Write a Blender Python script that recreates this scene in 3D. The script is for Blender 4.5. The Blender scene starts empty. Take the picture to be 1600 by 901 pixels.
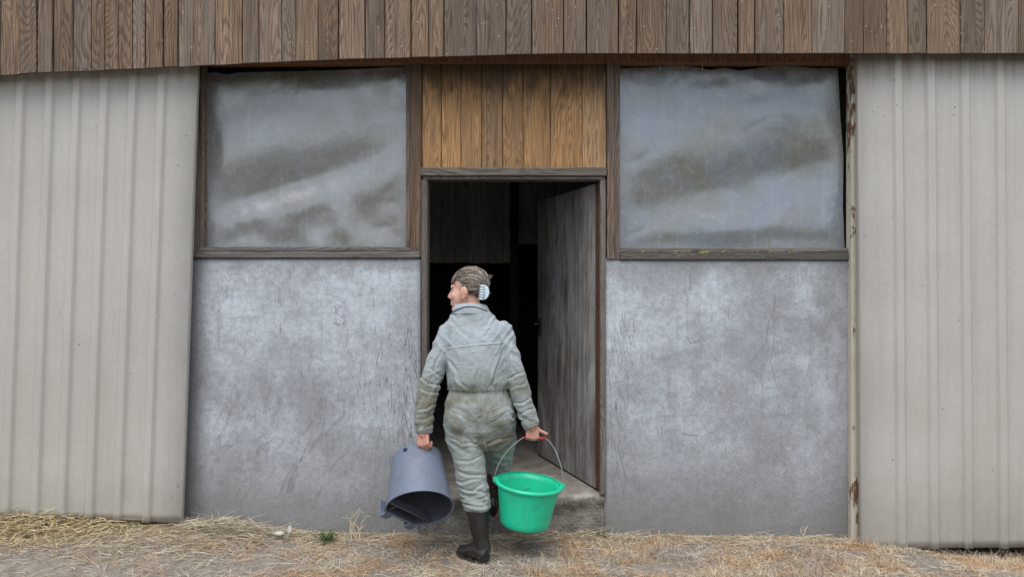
import bpy, bmesh, math, random
import numpy as np
from mathutils import Vector, Matrix, noise, Euler
from mathutils.bvhtree import BVHTree

random.seed(7)
R = math.radians
scn = bpy.context.scene
COL = scn.collection

# ------------------------------------------------------------------ camera
CAMZ, CAMD, SC = 1.57, 5.08, 245.0          # eye height, distance to wall, photo px per metre at the wall
cam_d = bpy.data.cameras.new('camera'); cam = bpy.data.objects.new('camera', cam_d); COL.objects.link(cam)
cam.location = (0, -CAMD, CAMZ); cam.rotation_euler = (R(90), 0, 0)
cam_d.sensor_width = 36.0; cam_d.lens = 36.0 * SC * CAMD / 1600.0
cam_d.clip_end = 1000; cam_d.clip_start = 0.05
scn.camera = cam

# ------------------------------------------------------------------ sky, sun, exposure
SUN_EL, SUN_AZ = R(62), R(-9)              # azimuth measured from behind the camera, negative = left
world = bpy.data.worlds.new('World'); scn.world = world; world.use_nodes = True
wn = world.node_tree; wn.nodes.clear()
sky = wn.nodes.new('ShaderNodeTexSky'); sky.sky_type = 'NISHITA'; sky.sun_disc = False
sky.sun_elevation = SUN_EL; sky.sun_rotation = R(180) - SUN_AZ
sky.dust_density = 1.2; sky.air_density = 1.0; sky.ozone_density = 1.0
hs = wn.nodes.new('ShaderNodeHueSaturation'); hs.inputs['Saturation'].default_value = 0.55
bg = wn.nodes.new('ShaderNodeBackground'); bg.inputs['Strength'].default_value = 0.14
wo = wn.nodes.new('ShaderNodeOutputWorld')
wn.links.new(sky.outputs[0], hs.inputs['Color']); wn.links.new(hs.outputs[0], bg.inputs['Color'])
wn.links.new(bg.outputs[0], wo.inputs['Surface'])
sun_d = bpy.data.lights.new('sun', 'SUN'); sun = bpy.data.objects.new('sun', sun_d); COL.objects.link(sun)
sun_d.energy = 1.5; sun_d.angle = R(50); sun_d.color = (1.0, 0.97, 0.92)
sd = Vector((math.sin(SUN_AZ) * math.cos(SUN_EL), -math.cos(SUN_AZ) * math.cos(SUN_EL), math.sin(SUN_EL)))
sun.rotation_euler = sd.to_track_quat('Z', 'Y').to_euler(); sun.location = sd * 20
scn.view_settings.view_transform = 'Standard'; scn.view_settings.look = 'None'
scn.view_settings.gamma = 1.0; scn.view_settings.exposure = 0.96
scn.view_settings.use_curve_mapping = False

# ------------------------------------------------------------------ helpers
def X(px, Y=0.0): return (px - 800) / SC * (CAMD + Y) / CAMD
def Z(py, Y=0.0): return CAMZ - (py - 450) / SC * (CAMD + Y) / CAMD
def W(px, py, Y=0.0): return Vector((X(px, Y), Y, Z(py, Y)))
def lerp(a, b, t): return a + (b - a) * t
def sstep(a, b, x):
    t = min(1, max(0, (x - a) / (b - a))); return t * t * (3 - 2 * t)
def interp(x, tab):
    return float(np.interp(x, [t[0] for t in tab], [t[1] for t in tab]))

class MB:
    def __init__(s): s.v = []; s.f = []; s.uv = None
    def add(s, vs, fs):
        o = len(s.v); s.v += [tuple(v) for v in vs]; s.f += [tuple(i + o for i in f) for f in fs]; return s
    def box(s, x0, x1, y0, y1, z0, z1, ch=0.0):
        if ch <= 0:
            vs = [(x, y, z) for z in (z0, z1) for y in (y0, y1) for x in (x0, x1)]
            return s.add(vs, [(0, 2, 3, 1), (4, 5, 7, 6), (0, 1, 5, 4), (2, 6, 7, 3), (0, 4, 6, 2), (1, 3, 7, 5)])
        ring = lambda z, i: [(x0 + i, y1, z), (x1 - i, y1, z), (x1 - i, y0 + ch, z), (x1 - i - ch, y0, z), (x0 + i + ch, y0, z), (x0 + i, y0 + ch, z)]
        vs = ring(z0, 0) + ring(z1, 0)
        fs = [(5, 4, 3, 2, 1, 0), (6, 7, 8, 9, 10, 11)] + [(i, (i + 1) % 6, 6 + (i + 1) % 6, 6 + i) for i in range(6)]
        return s.add(vs, fs)
    def obox(s, c, a, b, d):                # oriented box: centre, three half-axis vectors
        c, a, b, d = map(Vector, (c, a, b, d))
        vs = [c + a * i + b * j + d * k for k in (-1, 1) for j in (-1, 1) for i in (-1, 1)]
        return s.add(vs, [(0, 2, 3, 1), (4, 5, 7, 6), (0, 1, 5, 4), (2, 6, 7, 3), (0, 4, 6, 2), (1, 3, 7, 5)])
    def rings(s, rs, cap=True, closed=True):
        n = len(rs[0]); vs = [p for r in rs for p in r]; fs = []
        for k in range(len(rs) - 1):
            for i in range(n if closed else n - 1):
                j = (i + 1) % n; fs.append((k * n + i, k * n + j, (k + 1) * n + j, (k + 1) * n + i))
        if cap:
            fs.append(tuple(range(n))[::-1]); o = (len(rs) - 1) * n; fs.append(tuple(o + i for i in range(n)))
        return s.add(vs, fs)
    def loft(s, secs, n=24, cap=True):      # secs: (centre, u, v)
        return s.rings([[Vector(c) + Vector(u) * math.cos(2 * math.pi * i / n) + Vector(v) * math.sin(2 * math.pi * i / n) for i in range(n)] for c, u, v in secs], cap)
    def tube(s, pts, rad, n=10, cap=True, flat=1.0, ref=(0.13, 0.2, 0.97)):
        pts = [Vector(p) for p in pts]
        if not isinstance(rad, (list, tuple)): rad = [rad] * len(pts)
        secs = []; u = None
        for i, p in enumerate(pts):
            t = (pts[min(i + 1, len(pts) - 1)] - pts[max(i - 1, 0)])
            if t.length < 1e-9: t = pts[-1] - pts[0]
            t.normalize()
            if u is None:
                rf = Vector(ref) if abs(t.dot(Vector(ref))) < 0.8 else Vector((0.9, 0.3, 0.1)); u = t.cross(rf)
            u = (u - t * u.dot(t)).normalized(); v = t.cross(u).normalized()
            secs.append((p, u * rad[i], v * rad[i] * flat))
        return s.loft(secs, n, cap)
    def ell(s, c, r, M=None, seg=20, rg=12):
        c = Vector(c); vs = []; fs = []
        for k in range(rg + 1):
            th = math.pi * k / rg
            for i in range(seg):
                ph = 2 * math.pi * i / seg
                p = Vector((r[0] * math.sin(th) * math.cos(ph), r[1] * math.sin(th) * math.sin(ph), r[2] * math.cos(th)))
                vs.append(c + (M @ p if M else p))
        for k in range(rg):
            for i in range(seg):
                j = (i + 1) % seg
                fs.append((k * seg + i, (k + 1) * seg + i, (k + 1) * seg + j, k * seg + j))
        return s.add(vs, fs)
    def capsule(s, a, b, ra, rb, n=14):
        a, b = Vector(a), Vector(b); t = (b - a).normalized()
        pts, rr = [], []
        for k in range(5):
            an = math.pi / 2 * (1 - k / 4) ; pts.append(a - t * ra * math.sin(an)); rr.append(max(ra * math.cos(an), 0.0006))
        for k in range(5):
            an = math.pi / 2 * k / 4; pts.append(b + t * rb * math.sin(an)); rr.append(max(rb * math.cos(an), 0.0006))
        rf = Vector((0.13, 0.2, 0.97)) if abs(t.z) < 0.9 else Vector((0.9, 0.3, 0.1))
        u = t.cross(rf).normalized(); v = t.cross(u).normalized()
        return s.loft([(p, u * r, v * r) for p, r in zip(pts, rr)], n)
    def xf(s, M): s.v = [tuple(M @ Vector(v)) for v in s.v]; return s
    def mesh(s, name):
        m = bpy.data.meshes.new(name); m.from_pydata(s.v, [], s.f)
        bm = bmesh.new(); bm.from_mesh(m)
        bmesh.ops.recalc_face_normals(bm, faces=bm.faces); bm.to_mesh(m); bm.free()
        return m
    def build(s, name, mat, parent=None, smooth=False, loc=None):
        return link(name, s.mesh(name), mat, parent, smooth, loc)

def link(name, me, mat, parent=None, smooth=False, loc=None):
    if mat is not None: me.materials.clear(); me.materials.append(mat)
    if smooth: me.polygons.foreach_set('use_smooth', [True] * len(me.polygons))
    o = bpy.data.objects.new(name, me); COL.objects.link(o)
    if loc is not None: o.location = loc
    if parent is not None: o.parent = parent
    return o
def empty(name, loc=(0, 0, 0), parent=None):
    o = bpy.data.objects.new(name, None); COL.objects.link(o); o.location = loc
    if parent: o.parent = parent
    return o
def tag(o, label=None, cat=None, group=None, kind=None):
    if label: o['label'] = label
    if cat: o['category'] = cat
    if group: o['group'] = group
    if kind: o['kind'] = kind
    return o
def rebase(mb, loc): return mb.xf(Matrix.Translation(-Vector(loc)))

def remesh(mb, voxel, smooth=4):
    me = mb.mesh('tmp'); o = bpy.data.objects.new('tmp', me); COL.objects.link(o)
    m = o.modifiers.new('r', 'REMESH'); m.mode = 'VOXEL'; m.voxel_size = voxel
    if smooth:
        q = o.modifiers.new('s', 'SMOOTH'); q.factor = 0.5; q.iterations = smooth
    dg = bpy.context.evaluated_depsgraph_get(); dg.update()
    out = bpy.data.meshes.new_from_object(o.evaluated_get(dg))
    bpy.data.objects.remove(o); bpy.data.meshes.remove(me)
    return out

# ------------------------------------------------------------------ material helpers
class Mt:
    def __init__(s, name):
        s.m = bpy.data.materials.new(name); s.m.use_nodes = True; s.t = s.m.node_tree
        s.b = s.t.nodes['Principled BSDF']; s.out = s.t.nodes['Material Output']
        tc = s.t.nodes.new('ShaderNodeTexCoord'); s.obj = tc.outputs['Object']
        s.geo = s.t.nodes.new('ShaderNodeNewGeometry'); s.pos = s.geo.outputs['Position']; s.island = s.geo.outputs['Random Per Island']
        oi = s.t.nodes.new('ShaderNodeObjectInfo'); s.rnd = oi.outputs['Random']
    def set(s, sock, v):
        if isinstance(v, bpy.types.NodeSocket): s.t.links.new(v, sock)
        elif isinstance(v, (tuple, list)) and len(v) == 3 and sock.type == 'RGBA': sock.default_value = (*v, 1)
        else: sock.default_value = v
    def node(s, ty, props={}, **inp):
        n = s.t.nodes.new(ty)
        for k, v in props.items(): setattr(n, k, v)
        for k, v in inp.items(): s.set(n.inputs[k.replace('_', ' ')], v)
        return n
    def P(s, **kw):
        for k, v in kw.items(): s.set(s.b.inputs[k.replace('_', ' ')], v)
    def map(s, vec, scale=(1, 1, 1), loc=(0, 0, 0), rot=(0, 0, 0)):
        n = s.node('ShaderNodeMapping', Vector=vec); n.inputs['Scale'].default_value = scale
        s.set(n.inputs['Location'], loc); n.inputs['Rotation'].default_value = rot
        return n.outputs[0]
    def noise(s, vec, scale=5, detail=4, rough=0.55, dist=0.0):
        n = s.node('ShaderNodeTexNoise', Vector=vec, Scale=scale, Detail=detail, Roughness=rough, Distortion=dist)
        return n.outputs['Fac']
    def voro(s, vec, scale=5, feature='F1', rnd=1.0):
        n = s.node('ShaderNodeTexVoronoi', {'feature': feature}, Vector=vec, Scale=scale, Randomness=rnd)
        return n.outputs['Distance']
    def math(s, op, a, b=0.0, c=0.0):
        n = s.t.nodes.new('ShaderNodeMath'); n.operation = op
        for i, v in enumerate((a, b, c)): s.set(n.inputs[i], v)
        return n.outputs[0]
    def vmath(s, op, a, b=(0, 0, 0)):
        n = s.t.nodes.new('ShaderNodeVectorMath'); n.operation = op
        s.set(n.inputs[0], a); s.set(n.inputs[1], b); return n.outputs[0]
    def ramp(s, fac, stops, mode='LINEAR'):
        n = s.t.nodes.new('ShaderNodeValToRGB'); s.set(n.inputs[0], fac); cr = n.color_ramp; cr.interpolation = mode
        while len(cr.elements) < len(stops): cr.elements.new(0.5)
        for e, (p, c) in zip(cr.elements, stops):
            e.position = p; e.color = (*c, 1) if isinstance(c, (tuple, list)) else (c, c, c, 1)
        return n.outputs[0]
    def rng(s, v, a, b, c=0.0, d=1.0, smooth=True):
        n = s.t.nodes.new('ShaderNodeMapRange'); n.interpolation_type = 'SMOOTHSTEP' if smooth else 'LINEAR'
        for i, q in enumerate((v, a, b, c, d)): s.set(n.inputs[i], q)
        return n.outputs[0]
    def mix(s, fac, a, b, mode='MIX'):
        n = s.t.nodes.new('ShaderNodeMix'); n.data_type = 'RGBA'; n.blend_type = mode
        s.set(n.inputs[0], fac); s.set(n.inputs[6], a); s.set(n.inputs[7], b); return n.outputs[2]
    def xyz(s, vec):
        n = s.node('ShaderNodeSeparateXYZ', Vector=vec); return n.outputs
    def cxyz(s, x, y, z):
        n = s.t.nodes.new('ShaderNodeCombineXYZ')
        for i, v in enumerate((x, y, z)): s.set(n.inputs[i], v)
        return n.outputs[0]
    def bump(s, h, strength=0.4, dist=0.004, nrm=None):
        n = s.node('ShaderNodeBump', Height=h, Strength=strength, Distance=dist)
        if nrm: s.set(n.inputs['Normal'], nrm)
        s.set(s.b.inputs['Normal'], n.outputs[0]); return n.outputs[0]

def wood(name, light, dark, grey, greyamt=0.5, stain=0.0, tint=None, topdark=0.0, specks=0.5, ring=58.0, lo=0.72):
    m = Mt(name)
    off = m.math('MULTIPLY', m.rnd, 173.0)
    p = m.vmath('ADD', m.obj, m.cxyz(off, m.math('MULTIPLY', off, 0.37), m.math('MULTIPLY', off, 1.7)))
    # figure: contour lines of a stretched noise make arches, eyes and straight grain
    big = m.noise(m.map(p, (5.0, 2, 0.55)), 1.0, 1.2, 0.4)
    big2 = m.noise(m.map(p, (20, 3, 2.2)), 1.0, 2, 0.5)
    fld = m.math('ADD', m.math('MULTIPLY', big, ring), m.math('MULTIPLY', big2, 3.4))
    grain = m.math('SINE', m.math('MULTIPLY', fld, 6.283))
    grain = m.rng(grain, -1, 1)
    grain = m.math('ADD', m.math('MULTIPLY', m.rng(grain, 0.0, 0.5), m.rng(m.noise(m.map(p, (30, 8, 1.5)), 1.0, 3, 0.6), 0.3, 0.6, 0.25, 0.75)), 0.25)
    fib = m.noise(m.map(p, (230, 60, 4)), 1.0, 3, 0.6)
    blotch = m.noise(m.map(p, (9, 3, 2.5)), 1.0, 4, 0.6)
    saw = m.noise(m.map(p, (3, 3, 180)), 1.0, 2, 0.5)
    c = m.mix(m.rng(m.math('ADD', m.math('MULTIPLY', grain, 0.52), m.math('MULTIPLY', fib, 0.85)), 0.2, 1.05), dark, light)
    # silver weathering, board by board and in blotches
    r2 = m.math('FRACT', m.math('MULTIPLY', m.rnd, 57.31))
    g = m.math('ADD', m.math('MULTIPLY', r2, 0.9), m.math('MULTIPLY', m.math('SUBTRACT', blotch, 0.5), 1.6))
    g = m.rng(g, 0.15, 0.95, 0.0, greyamt * 1.5)
    gcol = m.mix(m.rng(grain, 0.0, 1.0), tuple(v * 0.58 for v in grey), grey)
    c = m.mix(m.math('MINIMUM', g, 0.92), c, gcol)
    r3 = m.math('FRACT', m.math('MULTIPLY', m.rnd, 131.7))
    c = m.mix(1.0, c, m.ramp(r3, [(0, lo), (0.5, 0.95), (1, 1.18)]), 'MULTIPLY')
    c = m.mix(m.rng(fib, 0.3, 0.62, 0.6, 0.0), c, (0.03, 0.024, 0.02))
    # dark damp blotches
    damp = m.noise(m.map(p, (6, 3, 3)), 1.0, 5, 0.65)
    c = m.mix(m.rng(damp, 0.60, 0.78, 0, 0.45), c, (0.035, 0.028, 0.015))
    # knots
    kd = m.voro(m.map(p, (9, 0.6, 3.2)), 1.0)
    c = m.mix(m.rng(kd, 0.05, 0.13, 0.8, 0.0), c, (0.09, 0.05, 0.025))
    if topdark:  # boards darken towards the top with a ragged lower edge
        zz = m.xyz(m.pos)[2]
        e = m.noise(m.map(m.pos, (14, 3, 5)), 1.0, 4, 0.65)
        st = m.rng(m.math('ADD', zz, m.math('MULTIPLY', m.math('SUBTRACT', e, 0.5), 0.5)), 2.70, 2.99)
        c = m.mix(m.math('MULTIPLY', st, topdark), c, (0.028, 0.018, 0.014))
    if specks:
        sp = m.voro(m.map(p, (34, 10, 22)), 1.0)
        keep = m.noise(m.map(p, (8, 8, 5)), 1.0, 2, 0.5)
        s1 = m.math('MULTIPLY', m.rng(sp, 0.07, 0.12, 1, 0), m.rng(keep, 0.52, 0.6))
        c = m.mix(m.math('MULTIPLY', s1, specks), c, (0.5, 0.5, 0.47))
    if stain:
        q1 = m.noise(m.map(m.pos, (2.2, 2.2, 1.1)), 1.0, 6, 0.62, 0.5); q2 = m.noise(m.map(m.pos, (16, 16, 1.2)), 1.0, 5, 0.65)
        c = m.mix(m.rng(m.math('ADD', m.math('MULTIPLY', q1, 0.6), m.math('MULTIPLY', q2, 0.4)), 0.47, 0.62, 0, stain), c, (0.075, 0.058, 0.045))
        c = m.mix(m.rng(m.math('ADD', m.math('MULTIPLY', q1, 0.65), m.math('MULTIPLY', q2, 0.35)), 0.36, 0.47, stain * 0.7, 0), c, (0.50, 0.495, 0.48))
    if tint: c = m.mix(1.0, c, tint, 'MULTIPLY')
    m.P(Base_Color=c, Roughness=0.85); m.b.inputs['Specular IOR Level'].default_value = 0.25
    h = m.math('ADD', m.math('MULTIPLY', grain, 0.8), m.math('ADD', m.math('MULTIPLY', fib, 0.9), m.math('MULTIPLY', saw, 0.25)))
    m.bump(h, 0.75, 0.003)
    return m.m

def plain(name, col, rough=0.6, spec=0.5, metal=0.0, var=0.12, scale=20, bumpd=0.0):
    m = Mt(name)
    n = m.noise(m.obj, scale, 5, 0.6)
    c = m.mix(1.0, col, m.ramp(n, [(0.25, 1 - var * 1.6), (0.75, 1 + var)]), 'MULTIPLY')
    m.P(Base_Color=c, Roughness=rough, Metallic=metal); m.b.inputs['Specular IOR Level'].default_value = spec
    if bumpd: m.bump(n, 0.5, bumpd)
    return m.m

M = {}
M['board'] = wood('weathered_board', (0.235, 0.156, 0.100), (0.078, 0.047, 0.031), (0.190, 0.154, 0.126), 0.5, specks=0.75)
M['warm'] = wood('warm_board', (0.45, 0.255, 0.115), (0.25, 0.13, 0.052), (0.27, 0.19, 0.12), 0.32, topdark=0.8, specks=0.15, lo=0.8)
M['post'] = wood('frame_timber', (0.20, 0.13, 0.085), (0.085, 0.05, 0.034), (0.20, 0.165, 0.14), 0.5, specks=0.3)
M['beam'] = wood('red_brown_beam', (0.34, 0.17, 0.09), (0.16, 0.075, 0.04), (0.26, 0.16, 0.11), 0.3, specks=0.1)
M['greywood'] = wood('silvered_timber', (0.17, 0.145, 0.12), (0.07, 0.055, 0.045), (0.2, 0.185, 0.17), 0.7, specks=0.3)
M['door'] = wood('grey_door_board', (0.33, 0.31, 0.285), (0.19, 0.172, 0.155), (0.38, 0.37, 0.36), 0.85, 0.85, specks=0.1, ring=20)
M['sill'] = wood('damp_sill_timber', (0.15, 0.135, 0.12), (0.07, 0.062, 0.055), (0.17, 0.165, 0.16), 0.8, specks=0.4)
M['inner'] = wood('interior_board', (0.40, 0.38, 0.35), (0.22, 0.2, 0.18), (0.42, 0.41, 0.4), 0.6, specks=0.0)
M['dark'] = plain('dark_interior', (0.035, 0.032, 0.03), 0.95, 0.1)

def mat_concrete(name, seed, smear, streak_right):
    m = Mt(name)
    p = m.vmath('ADD', m.pos, (seed, seed * 0.7, 0))
    px, py, pz = m.xyz(m.pos)
    a = m.noise(p, 1.8, 8, 0.68, 0.3); b = m.noise(p, 6.0, 9, 0.72, 0.2); c1 = m.noise(p, 26, 7, 0.74); f = m.noise(p, 130, 4, 0.75)
    v = m.noise(m.map(p, (13, 4, 1.3)), 1.0, 6, 0.66, 0.3); hz_ = m.noise(m.map(p, (2.5, 4, 14)), 1.0, 6, 0.7, 0.5)
    L = m.noise(p, 0.9, 4, 0.55, 0.4)
    col = m.mix(m.rng(m.math('ADD', m.math('MULTIPLY', a, 0.55), m.math('MULTIPLY', L, 0.45)), 0.38, 0.60), (0.26, 0.27, 0.28), (0.47, 0.50, 0.535))
    col = m.mix(m.rng(b, 0.42, 0.68, 0.0, 0.5), col, (0.265, 0.266, 0.272))
    col = m.mix(m.rng(hz_, 0.52, 0.70, 0.0, 0.35), col, (0.24, 0.238, 0.238))
    col = m.mix(m.rng(v, 0.52, 0.70, 0.0, 0.32), col, (0.22, 0.217, 0.215))
    # pale lime bloom
    bl = m.noise(m.vmath('ADD', p, (9.1, 0, 3.3)), 4.6, 9, 0.74, 0.3)
    col = m.mix(m.rng(bl, 0.53, 0.72, 0, 0.55), col, (0.49, 0.51, 0.55))
    sp_ = m.noise(m.vmath('ADD', p, (2.1, 0, 8.3)), 48, 5, 0.75); col = m.mix(m.rng(sp_, 0.60, 0.72, 0, 0.3), col, (0.54, 0.56, 0.60))
    # scuffs: thin, wandering, darker scrapes
    for rt, sc_, lo_ in ((-0.5, (46, 6, 3.2), .60), (0.25, (70, 8, 4.5), .62), (1.2, (40, 6, 3.0), .63)):
        sq = m.noise(m.map(p, sc_, rot=(0, rt, 0)), 1.0, 4, 0.62, 0.8)
        col = m.mix(m.math('MULTIPLY', m.rng(sq, lo_, lo_ + .08, 0, .4), m.rng(b, .42, .56)), col, (0.15, 0.147, 0.143))
    # dirt splashed up from the ground and dark edge at the top
    n2 = m.math('MULTIPLY', m.math('SUBTRACT', b, 0.5), 0.7)
    low = m.rng(m.math('ADD', pz, n2), 0.0, 0.75, 0.85, 0.0)
    col = m.mix(low, col, (0.165, 0.158, 0.146))
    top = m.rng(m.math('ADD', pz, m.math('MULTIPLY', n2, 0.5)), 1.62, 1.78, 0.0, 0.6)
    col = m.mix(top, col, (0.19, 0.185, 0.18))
    # trowel scuffs: slanting dark swipes
    q = m.vmath('ADD', m.map(m.pos, (1, 1, 1), rot=(0, R(-28), 0)), m.vmath('MULTIPLY', m.node('ShaderNodeTexNoise', Vector=m.pos, Scale=2.2).outputs['Color'], (.35, 0, .1)))
    sw = m.noise(m.map(q, (17, 3, 1.7)), 1.0, 4, 0.6, 0.5)
    if smear:
        reg = m.math('MULTIPLY', m.rng(px, -2.05, -1.75), m.rng(px, -1.25, -0.8, 1, 0))
        reg = m.math('MULTIPLY', reg, m.math('MULTIPLY', m.rng(pz, 0.08, 0.3), m.rng(pz, 0.75, 1.1, 1, 0)))
        col = m.mix(m.math('MULTIPLY', m.math('MULTIPLY', m.rng(sw, 0.49, 0.63, 0, 0.8), m.rng(b, .40, .58)), reg), col, (0.175, 0.17, 0.165))
    # darker edge by the sliding doors
    if smear: ed = m.rng(m.math('ADD', px, m.math('MULTIPLY', n2, 0.25)), -2.06, -1.9, 0.8, 0.0)
    else: ed = m.rng(m.math('ADD', px, m.math('MULTIPLY', n2, 0.3)), 1.80, 2.2, 0.0, 0.55)
    col = m.mix(ed, col, (0.13, 0.125, 0.12))
    # fine vertical scratching near the doorway
    s = m.noise(m.map(p, (75, 10, 5.5)), 1.0, 4, 0.65, 0.9)
    if smear: reg2 = m.math('MULTIPLY', m.rng(px, -1.25, -0.65), m.rng(pz, 1.15, 1.5, 1, 0))
    else: reg2 = m.math('MULTIPLY', m.rng(px, 0.72, 0.95, 1, 0), m.rng(pz, 1.2, 1.5, 1, 0))
    col = m.mix(m.math('MULTIPLY', m.rng(s, 0.60, 0.68, 0, 0.75), reg2), col, (0.09, 0.085, 0.08))
    col = m.mix(m.rng(c1, 0.36, 0.60, 0.30, 0.0), col, (0.14, 0.138, 0.135))
    pits = m.voro(p, 38); col = m.mix(m.math('MULTIPLY', m.rng(pits, 0.05, 0.13, 1, 0), m.rng(b, 0.5, 0.6)), col, (0.09, 0.09, 0.09))
    col = m.mix(1.0, col, m.ramp(f, [(0.3, 0.76), (0.7, 1.16)]), 'MULTIPLY')
    m.P(Base_Color=col, Roughness=0.9); m.b.inputs['Specular IOR Level'].default_value = 0.2
    h = m.math('ADD', m.math('MULTIPLY', c1, 1.0), m.math('ADD', m.math('MULTIPLY', f, 0.45), m.math('MULTIPLY', sw, 0.5)))
    m.bump(h, 0.6, 0.006)
    return m.m
M['conc_l'] = mat_concrete('rendered_concrete_one', 0.0, True, False)
M['conc_r'] = mat_concrete('rendered_concrete_two', 4.7, False, True)

def mat_sheet(name, ztop, zbot):
    m = Mt(name)
    px, py, pz = m.xyz(m.pos)
    a = m.noise(m.pos, 1.3, 5, 0.6); st = m.noise(m.map(m.pos, (22, 22, 0.7)), 1.0, 5, 0.65)
    f = m.noise(m.pos, 60, 4, 0.6); b = m.noise(m.pos, 7, 6, 0.65)
    col = m.mix(m.rng(a, 0.3, 0.7), (0.345, 0.322, 0.286), (0.385, 0.363, 0.328))
    col = m.mix(m.rng(st, 0.45, 0.75, 0, 0.34), col, (0.29, 0.27, 0.235))
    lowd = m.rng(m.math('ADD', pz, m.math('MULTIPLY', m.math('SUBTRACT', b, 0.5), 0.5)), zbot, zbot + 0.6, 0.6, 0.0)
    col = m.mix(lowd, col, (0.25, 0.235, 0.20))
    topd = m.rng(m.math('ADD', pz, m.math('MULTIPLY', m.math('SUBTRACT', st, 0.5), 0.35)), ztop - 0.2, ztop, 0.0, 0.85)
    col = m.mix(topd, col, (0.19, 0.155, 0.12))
    d = m.voro(m.map(m.pos, (1, 1, 1)), 9); k = m.noise(m.pos, 3.3, 2, 0.5)
    col = m.mix(m.math('MULTIPLY', m.rng(d, 0.035, 0.055, 0.85, 0), m.rng(k, 0.5, 0.55)), col, (0.07, 0.06, 0.05))
    col = m.mix(1.0, col, m.ramp(f, [(0.3, 0.95), (0.7, 1.04)]), 'MULTIPLY')
    m.P(Base_Color=col, Roughness=m.rng(b, 0.3, 0.7, 0.42, 0.6)); m.b.inputs['Specular IOR Level'].default_value = 0.35
    m.bump(m.noise(m.map(m.pos, (4, 4, 1.2)), 1.0, 3, 0.5), 0.35, 0.02)
    return m.m
M['sheet'] = mat_sheet('painted_steel_sheet', 3.05, 0.0)

def mat_rustpost():
    m = Mt('cream_paint_rust')
    pz = m.xyz(m.pos)[2]
    a = m.noise(m.map(m.pos, (30, 30, 9)), 1.0, 7, 0.7); b = m.noise(m.map(m.pos, (6, 6, 2)), 1.0, 4, 0.6)
    thr = m.ramp(m.rng(pz, 0.0, 3.1, 0, 1, False), [(0, 0.57), (0.1, 0.51), (0.13, 0.60), (0.62, 0.58), (0.76, 0.51), (1, 0.45)])
    rust = m.rng(m.math('SUBTRACT', m.math('ADD', m.math('MULTIPLY', a, 0.7), m.math('MULTIPLY', b, 0.3)), thr), 0.0, 0.04)
    rc = m.mix(m.noise(m.pos, 70, 5, 0.7), (0.06, 0.03, 0.02), (0.24, 0.115, 0.055))
    pc = m.mix(m.noise(m.pos, 12, 5, 0.7), (0.42, 0.37, 0.27), (0.56, 0.52, 0.43))
    m.P(Base_Color=m.mix(rust, pc, rc), Roughness=0.7)
    m.bump(m.math('ADD', rust, m.math('MULTIPLY', a, 0.6)), 0.5, 0.003); return m.m
M['rust'] = mat_rustpost()

def mat_film(name, seed, grime, blue):
    m = Mt(name)
    p = m.vmath('ADD', m.pos, (seed, 0, seed))
    a = m.noise(p, 2.1, 6, 0.6, 0.6); b = m.noise(p, 9, 8, 0.7, 0.3); f = m.noise(p, 90, 4, 0.7)
    col = m.mix(m.rng(a, 0.32, 0.68), (0.12, 0.117, 0.10), blue)
    gm = m.noise(m.vmath('ADD', p, (3.7, 0, 1.9)), 1.7, 9, 0.68, 0.5)
    col = m.mix(m.rng(gm, 0.55, 0.70, 0, grime), col, (0.075, 0.073, 0.055))
    al = m.voro(m.vmath('ADD', p, m.node('ShaderNodeTexNoise', Vector=p, Scale=8.0).outputs['Color']), 14)
    col = m.mix(m.math('MULTIPLY', m.rng(al, 0.05, 0.1, 0.7, 0), m.rng(gm, 0.5, 0.62)), col, (0.05, 0.05, 0.04))
    sp = m.voro(p, 16); col = m.mix(m.math('MULTIPLY', m.rng(sp, 0.03, 0.06, 0.5, 0), m.rng(b, 0.48, 0.56)), col, (0.4, 0.4, 0.38))
    col = m.mix(1.0, col, m.ramp(f, [(0.3, 0.9), (0.7, 1.08)]), 'MULTIPLY')
    st = m.noise(m.map(p, (40, 5, 1.6)), 1.0, 4, 0.6)
    col = m.mix(m.rng(st, 0.55, 0.75, 0, 0.25), col, (0.30, 0.30, 0.30))
    col = m.mix(m.rng(m.noise(p, 30, 6, 0.75), 0.52, 0.66, 0, 0.3), col, (0.30, 0.31, 0.32))
    m.P(Base_Color=col, Roughness=m.rng(b, 0.3, 0.7, 0.21, 0.34), IOR=1.8)
    m.b.inputs['Specular IOR Level'].default_value = 0.6
    m.bump(m.noise(p, 14, 4, 0.5), 0.25, 0.006)
    return m.m
M['film_l'] = mat_film('milky_plastic_film', 1.0, 0.45, (0.165, 0.172, 0.18))
M['film_r'] = mat_film('bluish_plastic_film', 6.3, 0.85, (0.13, 0.148, 0.18))

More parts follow.
